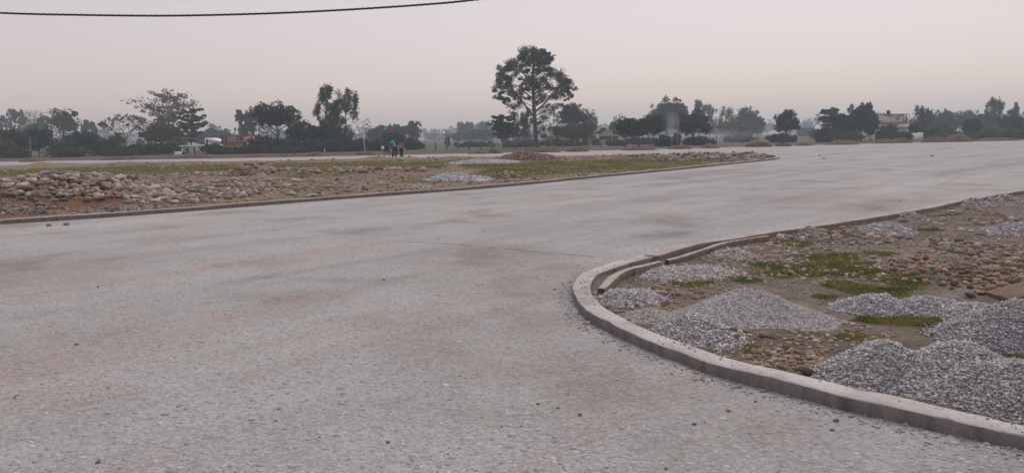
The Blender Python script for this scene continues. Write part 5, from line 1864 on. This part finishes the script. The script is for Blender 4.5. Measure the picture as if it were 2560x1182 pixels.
fx = [1062, 1089, 1117.5, 1145, 1172.5, 1202, 1230, 1259, 1287, 1318, 1348, 1378, 1408, 1439, 1470, 1501, 1532, 1562, 1594, 1626, 1659, 1692, 1725, 1757, 1791, 1825, 1859, 1894]
fd = np.interp(fx, [1062, 1350, 1532, 1700, 1894], [97, 97.5, 101, 106, 116])
root = empty('wire_fence', (at(1062, 360, 97)[0], 97, 0))
tag(root, 'wire fence of thin dark posts along the far verge by the big tree', 'fence')
A0 = Acc(); A0.box(-.05, .05, -.05, .05, -.05, 1.15)
pm = None
tops = []
for px, d_ in zip(fx, fd):
    b0 = at(px, 366, d_)
    if pm is None:
        o = A0.build('post', M_POLED, root); pm = o.data
    else:
        o = link('post', pm, None, root)
    o.location = (b0[0] - root.location.x, d_ - 97, 0)
    o.rotation_euler = (random.uniform(-.05, .05), random.uniform(-.05, .05), random.uniform(0, 1))
    tops.append((b0[0] - root.location.x, d_ - 97))
for zz_ in (.4, .72, 1.05):
    A = Acc(); A.tube([(a, b_ - .06, zz_ + random.uniform(-.03, .03)) for a, b_ in tops], .009, 4)
    A.build('wire', M_WIRE, root)

# twisted overhead cable across the top left
Yc = 16.0
cp = [at(x, y, Yc) for x, y in [(-1900, -240), (-1300, -105), (-700, -20), (-300, 16), (0, 33), (200, 38), (420, 40), (650, 35), (850, 26), (1050, 13), (1190, 0), (1500, -38), (1900, -100), (2500, -215), (3200, -380)]]
cp = catmull(cp, .05)
s_ = np.concatenate([[0], np.cumsum(np.linalg.norm(np.diff(cp, axis=0), axis=1))])
M_CABLE = mat_plain('cable_sheath', (0.035, 0.034, 0.036), .2, 4, .6)
root = empty('overhead_cable', tuple(cp[0]))
tag(root, 'thick dark twisted overhead cable sagging across the upper left sky', 'cable')
for ph in (0, 2.094, 4.189):
    P = cp + np.stack([np.zeros(len(cp)), np.cos(s_ * 16 + ph) * .013, np.sin(s_ * 16 + ph) * .013], 1) - cp[0]
    A = Acc(); A.tube(P, .0105, 6)
    A.build('strand', M_CABLE, root, True)

# ------------------------------------------------------------------ people and bicycle
M_SKIN = mat_plain('skin', (0.14, 0.075, 0.05), .1, 3, .6)
M_TEAL = mat_plain('teal_cloth', (0.03, 0.36, 0.41), .15, 6)
M_CORAL = mat_plain('coral_cloth', (0.40, 0.17, 0.14), .3, 8)
M_TROUS = mat_plain('dark_cloth', (0.018, 0.018, 0.022), .2, 6)
M_HAIR = mat_plain('black_hair', (0.010, 0.009, 0.010), .2, 8, .5)
M_TYRE = mat_plain('tyre_rubber', (0.02, 0.019, 0.02), .2, 8)
M_STEEL = mat_plain('dull_steel', (0.30, 0.29, 0.29), .2, 8, .4)
M_FRAME = mat_plain('maroon_paint', (0.075, 0.015, 0.018), .2, 8, .4)
M_BAG = mat_plain('white_bag', (0.70, 0.72, 0.76), .08, 6)


def skin(name, verts, edges, mat, parent, root_i=0, sub=2):
    me = bpy.data.meshes.new(name)
    me.from_pydata([v[:3] for v in verts], edges, [])
    o_ = bpy.data.objects.new(name, me)
    C.objects.link(o_)
    m_ = o_.modifiers.new('skin', 'SKIN')
    m_.use_smooth_shade = True
    for i_, v in enumerate(verts):
        sv = me.skin_vertices[0].data[i_]
        sv.radius = (v[3], v[4] if len(v) > 4 else v[3])
        sv.use_root = (i_ == root_i)
    s2 = o_.modifiers.new('sub', 'SUBSURF')
    s2.levels = s2.render_levels = sub
    dg = bpy.context.evaluated_depsgraph_get()
    m2 = bpy.data.meshes.new_from_object(o_.evaluated_get(dg))
    bpy.data.objects.remove(o_)
    m2.name = name
    for p_ in m2.polygons: p_.use_smooth = True
    m2.materials.clear()
    return link(name, m2, mat, parent)


def person(label, J, loc, shirt, torso_r, hem, sleeve=.5, scale=1.0):
    """J: joint name -> (x, y, z) in metres relative to loc"""
    root = empty('person', loc)
    tag(root, label, 'person')
    j = {k_: np.array(v) * scale for k_, v in J.items()}
    s = scale
    names = ['pelvis', 'waist', 'chest', 'neck', 'head', 'crown']
    V_ = [(*j['pelvis'], .12 * s, .10 * s), (*j['waist'], .115 * s, .09 * s), (*j['chest'], .135 * s, .10 * s), (*j['neck'], .05 * s), (*j['head'], .082 * s, .095 * s), (*j['crown'], .065 * s, .075 * s)]
    E_ = [(0, 1), (1, 2), (2, 3), (3, 4), (4, 5)]
    for sd_ in 'lr':
        b0 = len(V_)
        V_ += [(*j['sh' + sd_], .058 * s), (*j['el' + sd_], .042 * s), (*j['wr' + sd_], .028 * s), (*j['ha' + sd_], .034 * s, .018 * s)]
        E_ += [(2, b0), (b0, b0 + 1), (b0 + 1, b0 + 2), (b0 + 2, b0 + 3)]
        b1 = len(V_)
        V_ += [(*j['hip' + sd_], .085 * s), (*j['kn' + sd_], .058 * s), (*j['an' + sd_], .038 * s), (*j['to' + sd_], .036 * s, .03 * s)]
        E_ += [(0, b1), (b1, b1 + 1), (b1 + 1, b1 + 2), (b1 + 2, b1 + 3)]
        # fingers and thumb rooted in the palm
        ha, wr = j['ha' + sd_], j['wr' + sd_]
        dv = (ha - wr) / (np.linalg.norm(ha - wr) + 1e-6)
        side = np.cross(dv, [0, 0, 1.0]); side /= np.linalg.norm(side) + 1e-6
        hb = b0 + 3
        for q, (off, ln) in enumerate([(-.028, .07), (-.010, .085), (.010, .08), (.028, .06)]):
            c0_ = len(V_)
            p_ = ha + side * off * s + dv * .02 * s
            V_ += [(*p_, .009 * s), (*(p_ + dv * ln * .5 * s), .009 * s), (*(p_ + dv * ln * .8 * s + np.array([0, 0, -.03]) * s), .008 * s)]
            E_ += [(hb, c0_), (c0_, c0_ + 1), (c0_ + 1, c0_ + 2)]
        c0_ = len(V_)
        V_ += [(*(ha + side * -.035 * s - dv * .01 * s), .010 * s), (*(ha + side * -.06 * s + dv * .03 * s), .009 * s)]
        E_ += [(hb, c0_), (c0_, c0_ + 1)]
    skin('body', V_, E_, M_SKIN, root)
    # shirt
    tr = torso_r
    dn = j['pelvis'] * (1 - hem) + j['waist'] * hem
    V_ = [(*j['chest'], (.165 * tr) * s, .125 * s), (*j['waist'], .155 * tr * s, .12 * s), (*dn, .16 * tr * s, .13 * s), (*(j['neck'] * .65 + j['chest'] * .35), .085 * s)]
    E_ = [(0, 1), (1, 2), (0, 3)]
    for sd_ in 'lr':
        b0 = len(V_)
        V_ += [(*j['sh' + sd_], .082 * s), (*(j['sh' + sd_] * (1 - sleeve) + j['el' + sd_] * sleeve), .075 * s)]
        E_ += [(0, b0), (b0, b0 + 1)]
    skin('shirt', V_, E_, shirt, root)
    V_ = [(*j['pelvis'], .14 * s, .125 * s)]
    E_ = []
    for sd_ in 'lr':
        b0 = len(V_)
        V_ += [(*j['hip' + sd_], .105 * s), (*j['kn' + sd_], .082 * s), (*(j['an' + sd_] + np.array([0, 0, .03])), .066 * s)]
        E_ += [(0, b0), (b0, b0 + 1), (b0 + 1, b0 + 2)]
    skin('trousers', V_, E_, M_TROUS, root)
    hd, cr = j['head'], j['crown']
    u = (cr - hd) / (np.linalg.norm(cr - hd) + 1e-6)
    back = j.get('back', np.array([0, 1.0, 0]))
    V_ = [(*(hd + u * .02 * s + back * .03), .085 * s, .09 * s), (*(cr + back * .015), .080 * s, .085 * s), (*(hd - u * .05 * s + back * .05), .06 * s)]
    skin('hair', V_, [(0, 1), (0, 2)], M_HAIR, root)
    return root


DP = 61.0
pb = gp(985, 395.8)
lx = lambda px: at(px, 395, DP)[0] - at(985, 395, DP)[0]
X0 = at(985, 395, DP)[0]
person('person in a teal shirt leaning over the bicycle handlebars', {
    'pelvis': (.10, 0, .86), 'waist': (.06, -.01, .98), 'chest': (-.07, -.04, 1.24), 'neck': (-.17, -.06, 1.38), 'head': (-.25, -.08, 1.43), 'crown': (-.31, -.09, 1.46),
    'shl': (-.10, -.22, 1.27), 'ell': (-.28, -.26, 1.08), 'wrl': (-.40, -.24, 1.0), 'hal': (-.45, -.22, .99),
    'shr': (-.02, .14, 1.29), 'elr': (-.24, .18, 1.1), 'wrr': (-.42, .2, 1.02), 'har': (-.47, .2, 1.0),
    'hipl': (.06, -.1, .82), 'knl': (-.04, -.14, .46), 'anl': (-.10, -.12, .08), 'tol': (-.24, -.15, .03),
    'hipr': (.14, .09, .82), 'knr': (.16, .14, .5), 'anr': (.10, .2, .1), 'tor': (-.02, .2, .04), 'back': (.6, 0, .6)},
    (X0, DP, 0), M_TEAL, 1.5, -.35, .6, scale=1.06)
person('child in a coral shirt and dark trousers standing behind the bicycle', {
    'pelvis': (0, 0, .84), 'waist': (0, 0, .98), 'chest': (-.01, .0, 1.22), 'neck': (-.02, -.01, 1.40), 'head': (-.03, -.02, 1.50), 'crown': (-.03, -.02, 1.60),
    'shl': (-.13, -.03, 1.29), 'ell': (-.19, -.08, 1.04), 'wrl': (-.33, -.16, .86), 'hal': (-.38, -.2, .83),
    'shr': (.12, .05, 1.29), 'elr': (.16, .04, 1.03), 'wrr': (.17, -.02, .80), 'har': (.17, -.04, .73),
    'hipl': (-.08, 0, .80), 'knl': (-.07, -.02, .44), 'anl': (-.04, 0, .06), 'tol': (-.10, -.12, .03),
    'hipr': (.08, .02, .80), 'knr': (.09, 0, .44), 'anr': (.09, .03, .06), 'tor': (.06, -.1, .03), 'back': (.15, .9, 0)},
    (X0 + lx(1002.5), DP + .35, 0), M_CORAL, .85, -.25, .55, scale=.92)


def bicycle():
    yaw = math.radians(180 + 40)      # front wheel to the left and towards the camera
    root = empty('bicycle', (X0 + lx(983), DP - .12, 0), yaw)
    tag(root, 'dark maroon bicycle with front basket held by the person in teal', 'bicycle')
    R_ = .33
    th = np.linspace(0, 2 * math.pi, 33)

    def wheel(x, nm, steer=0.0):
        e_ = Acc()
        ring = lambda r: np.stack([x + r * np.cos(th) * math.cos(steer), r * np.cos(th) * math.sin(steer), R_ + r * np.sin(th)], 1)
        e_.tube(ring(R_ - .02), .028, 6, cap=False)
        w_ = e_.build(nm, M_TYRE, root, True)
        e_ = Acc(); e_.tube(ring(R_ - .05), .012, 5, cap=False); e_.build('rim', M_STEEL, w_, True)
        e_ = Acc()
        for a in np.arange(14) / 14 * 6.283:
            e_.tube([(x, 0, R_), (x + (R_ - .05) * math.cos(a) * math.cos(steer), (R_ - .05) * math.cos(a) * math.sin(steer), R_ + (R_ - .05) * math.sin(a))], .0025, 4)
        e_.tube([(x, -.04, R_), (x, .04, R_)], .025, 6)
        e_.build('spokes', M_STEEL, w_)
    wheel(.55, 'front_wheel', math.radians(8))
    wheel(-.52, 'rear_wheel')
    A_ = Acc()
    for a, b_ in [((.40, 0, .82), (-.16, 0, .80)), ((.42, 0, .74), (-.05, 0, .30)), ((-.20, 0, .88), (-.05, 0, .30)), ((-.05, 0, .30), (-.52, .05, .33)), ((-.05, 0, .30), (-.52, -.05, .33)),
                  ((-.17, 0, .80), (-.52, .05, .33)), ((-.17, 0, .80), (-.52, -.05, .33)), ((.38, 0, .95), (.46, 0, .66)), ((.45, .05, .66), (.55, .05, .33)), ((.45, -.05, .66), (.55, -.05, .33)), ((.45, -.055, .66), (.45, .055, .66))]:
        A_.tube([a, b_], .018, 6)
    A_.build('frame', M_FRAME, root, True)
    A_ = Acc(); A_.tube([(.22, -.27, 1.0), (.36, -.22, 1.03), (.39, -.06, .98), (.39, .06, .98), (.36, .22, 1.03), (.22, .27, 1.0)], .014, 6)
    A_.build('handlebar', M_STEEL, root, True)
    A_ = Acc(); A_.tube([(-.36, 0, .90), (-.30, 0, .915), (-.2, 0, .91), (-.06, 0, .90)], [.05, .09, .06, .02], 8)
    A_.build('saddle', M_TYRE, root, True)
    A_ = Acc(); A_.tube([(-.72, 0, .71), (-.20, 0, .71)], .012, 5); A_.tube([(-.72, .07, .71), (-.2, .07, .71)], .012, 5); A_.tube([(-.72, -.07, .71), (-.2, -.07, .71)], .012, 5)
    for xx in (-.7, -.55, -.4): A_.tube([(xx, -.07, .71), (xx, .07, .71)], .01, 5)
    A_.tube([(-.68, .07, .71), (-.52, .06, .33)], .01, 5); A_.tube([(-.68, -.07, .71), (-.52, -.06, .33)], .01, 5)
    A_.build('carrier', M_FRAME, root, True)
    for x_, nm in ((.55, 'mudguard'), (-.52, 'mudguard')):
        t_ = np.linspace(.35 if x_ > 0 else .1, 2.6, 14) + (0 if x_ > 0 else .3)
        A_ = Acc(); A_.tube(np.stack([x_ + (R_ + .03) * np.cos(t_), 0 * t_, R_ + (R_ + .03) * np.sin(t_)], 1), .022, 5)
        A_.build(nm, M_FRAME, root, True)
    A_ = Acc(); A_.tube([(-.05, -.06, .30), (-.05, .06, .30)], [.09, .09], 12); A_.tube([(-.05, .07, .3), (.08, .07, .18)], .012, 5); A_.tube([(-.05, -.07, .3), (-.18, -.07, .42)], .012, 5)
    A_.tube([(.05, .07, .18), (.05, .17, .18)], .02, 5); A_.tube([(-.18, -.07, .42), (-.18, -.17, .42)], .02, 5)
    A_.build('crank', M_TYRE, root, True)
    # basket: wires around a tapering box
    A_ = Acc()
    for z_, e_ in ((.78, .0), (.86, .015), (.94, .03), (1.02, .045)):
        q_ = [(.46, -.14 - e_, z_), (.72 + e_, -.14 - e_, z_), (.72 + e_, .14 + e_, z_), (.46, .14 + e_, z_), (.46, -.14 - e_, z_)]
        A_.tube(q_, .007, 4)
    for t_ in np.linspace(0, 1, 7):
        for sgn in (-1, 1):
            A_.tube([(.46 + .26 * t_, sgn * .14, .78), (.46 + .305 * t_, sgn * .185, 1.02)], .006, 4)
        A_.tube([(.72, -.14 + .28 * t_, .78), (.765, -.185 + .37 * t_, 1.02)], .006, 4)
        A_.tube([(.46, -.14 + .28 * t_, .78), (.72, -.14 + .28 * t_, .78)], .006, 4)
    A_.build('basket', M_TYRE, root)
    return root


bike = bicycle()
# load in the basket and the white bag tied in front of it
bm = bmesh.new()
bmesh.ops.create_icosphere(bm, subdivisions=3, radius=.13)
for v in bm.verts:
    n_ = v.co.normalized()
    v.co += n_ * (.02 * math.sin(9 * n_.x + 4 * n_.z) + .015 * math.sin(13 * n_.y + 3)) - n_ * (.03 if n_.z > .75 else 0)
    v.co.z *= 1.05
    if n_.z > .85: v.co.z += .05
for f_ in bm.faces: f_.smooth = True
me = bpy.data.meshes.new('carrier_bag'); bm.to_mesh(me); bm.free()
o = link('carrier_bag', me, M_BAG)
cyaw = math.radians(220)
def bw(x, y, z): return (bike.location.x + x * math.cos(cyaw) - y * math.sin(cyaw), bike.location.y + x * math.sin(cyaw) + y * math.cos(cyaw), z)
o.location = bw(.93, 0, .87)
tag(o, 'small white bag hanging at the front of the bicycle basket', 'bag')
bm = bmesh.new()
bmesh.ops.create_cube(bm, size=1)
bmesh.ops.bevel(bm, geom=bm.edges[:], offset=.12, segments=2, affect='EDGES')
for v in bm.verts: v.co = Vector((v.co.x * .24, v.co.y * .26, v.co.z * .2))
me = bpy.data.meshes.new('dark_bundle'); bm.to_mesh(me); bm.free()
o = link('dark_bundle', me, mat_plain('dark_bundle_cloth', (0.05, 0.035, 0.045), .3, 8))
o.location = bw(.59, 0, .90)
o.rotation_euler = (0, 0, cyaw)
tag(o, 'dark cloth bundle sitting in the bicycle basket', 'bundle')

# ------------------------------------------------------------------ haze and smoke
def volume_mat(name, col, dens, aniso=0.3):
    m = bpy.data.materials.new(name)
    m.use_nodes = True
    nt = m.node_tree
    nt.nodes.clear()
    out = nt.nodes.new('ShaderNodeOutputMaterial')
    v = nt.nodes.new('ShaderNodeVolumePrincipled')
    v.inputs['Color'].default_value = (*col, 1)
    v.inputs['Density'].default_value = dens
    v.inputs['Anisotropy'].default_value = aniso
    nt.links.new(v.outputs[0], out.inputs['Volume'])
    return m, nt, v


A = Acc(); A.box(-760, 760, -60, 840, -1.2, 22)
hz, _, _ = volume_mat('haze_air', (0.72, 0.87, 1.0), 0.00115, 0.2)
o = A.build('haze', hz)
tag(o, 'dusty evening haze over the fields', kind='stuff')


def smoke(px, py0, py1, d_, hw, depth, dens, label, seed):
    c0, c1 = at(px, py0, d_), at(px, py1, d_)
    z1, z0 = c0[2], max(0.05, c1[2])
    W = hw / F * d_
    bm_ = bmesh.new()
    bmesh.ops.create_icosphere(bm_, subdivisions=3, radius=1.0)
    me_ = bpy.data.meshes.new('smoke'); bm_.to_mesh(me_); bm_.free()
    m, nt, v = volume_mat('smoke_' + str(seed), (0.80, 0.85, 0.92), 1.0, .2)
    tc = nd(nt, 'ShaderNodeTexCoord').outputs['Object']
    ln = nd(nt, 'ShaderNodeVectorMath', operation='LENGTH')
    nt.links.new(tc, ln.inputs[0])
    fall = nd(nt, 'ShaderNodeMapRange')
    fall.inputs[1].default_value = 1.0; fall.inputs[2].default_value = 0.25
    fall.inputs[3].default_value = 0.0; fall.inputs[4].default_value = 1.0
    nt.links.new(ln.outputs['Value'], fall.inputs[0])
    nz = noise(nt, mapping(nt, tc, (2.2, 2.2, 1.6)), 1.0 + seed * .07, 3, .6, .4)
    nr = nd(nt, 'ShaderNodeMapRange')
    nr.inputs[1].default_value = .35; nr.inputs[2].default_value = .7
    nt.links.new(nz, nr.inputs[0])
    mu = nd(nt, 'ShaderNodeMath', operation='MULTIPLY')
    nt.links.new(fall.outputs[0], mu.inputs[0]); nt.links.new(nr.outputs[0], mu.inputs[1])
    m2 = nd(nt, 'ShaderNodeMath', operation='MULTIPLY'); m2.inputs[1].default_value = dens
    nt.links.new(mu.outputs[0], m2.inputs[0])
    nt.links.new(m2.outputs[0], v.inputs['Density'])
    o_ = link('smoke', me_, m)
    o_.location = (c0[0], d_, (z0 + z1) / 2)
    o_.scale = (W, depth, (z1 - z0) / 2)
    tag(o_, label, kind='stuff')


smoke(1678, 262, 372, 99, 26, 1.2, .30, 'pale smoke plume rising before the dense trees', 1)
smoke(1800, 318, 366, 112, 110, 2.5, .16, 'low drifting smoke bank below the misty trees', 2)
smoke(1935, 312, 350, 150, 45, 2.5, .12, 'thin smoke drift left of the lone small tree', 3)
smoke(1290, 335, 378, 111, 110, 1.8, .10, 'thin smoke drift around the foot of the big tree', 4)
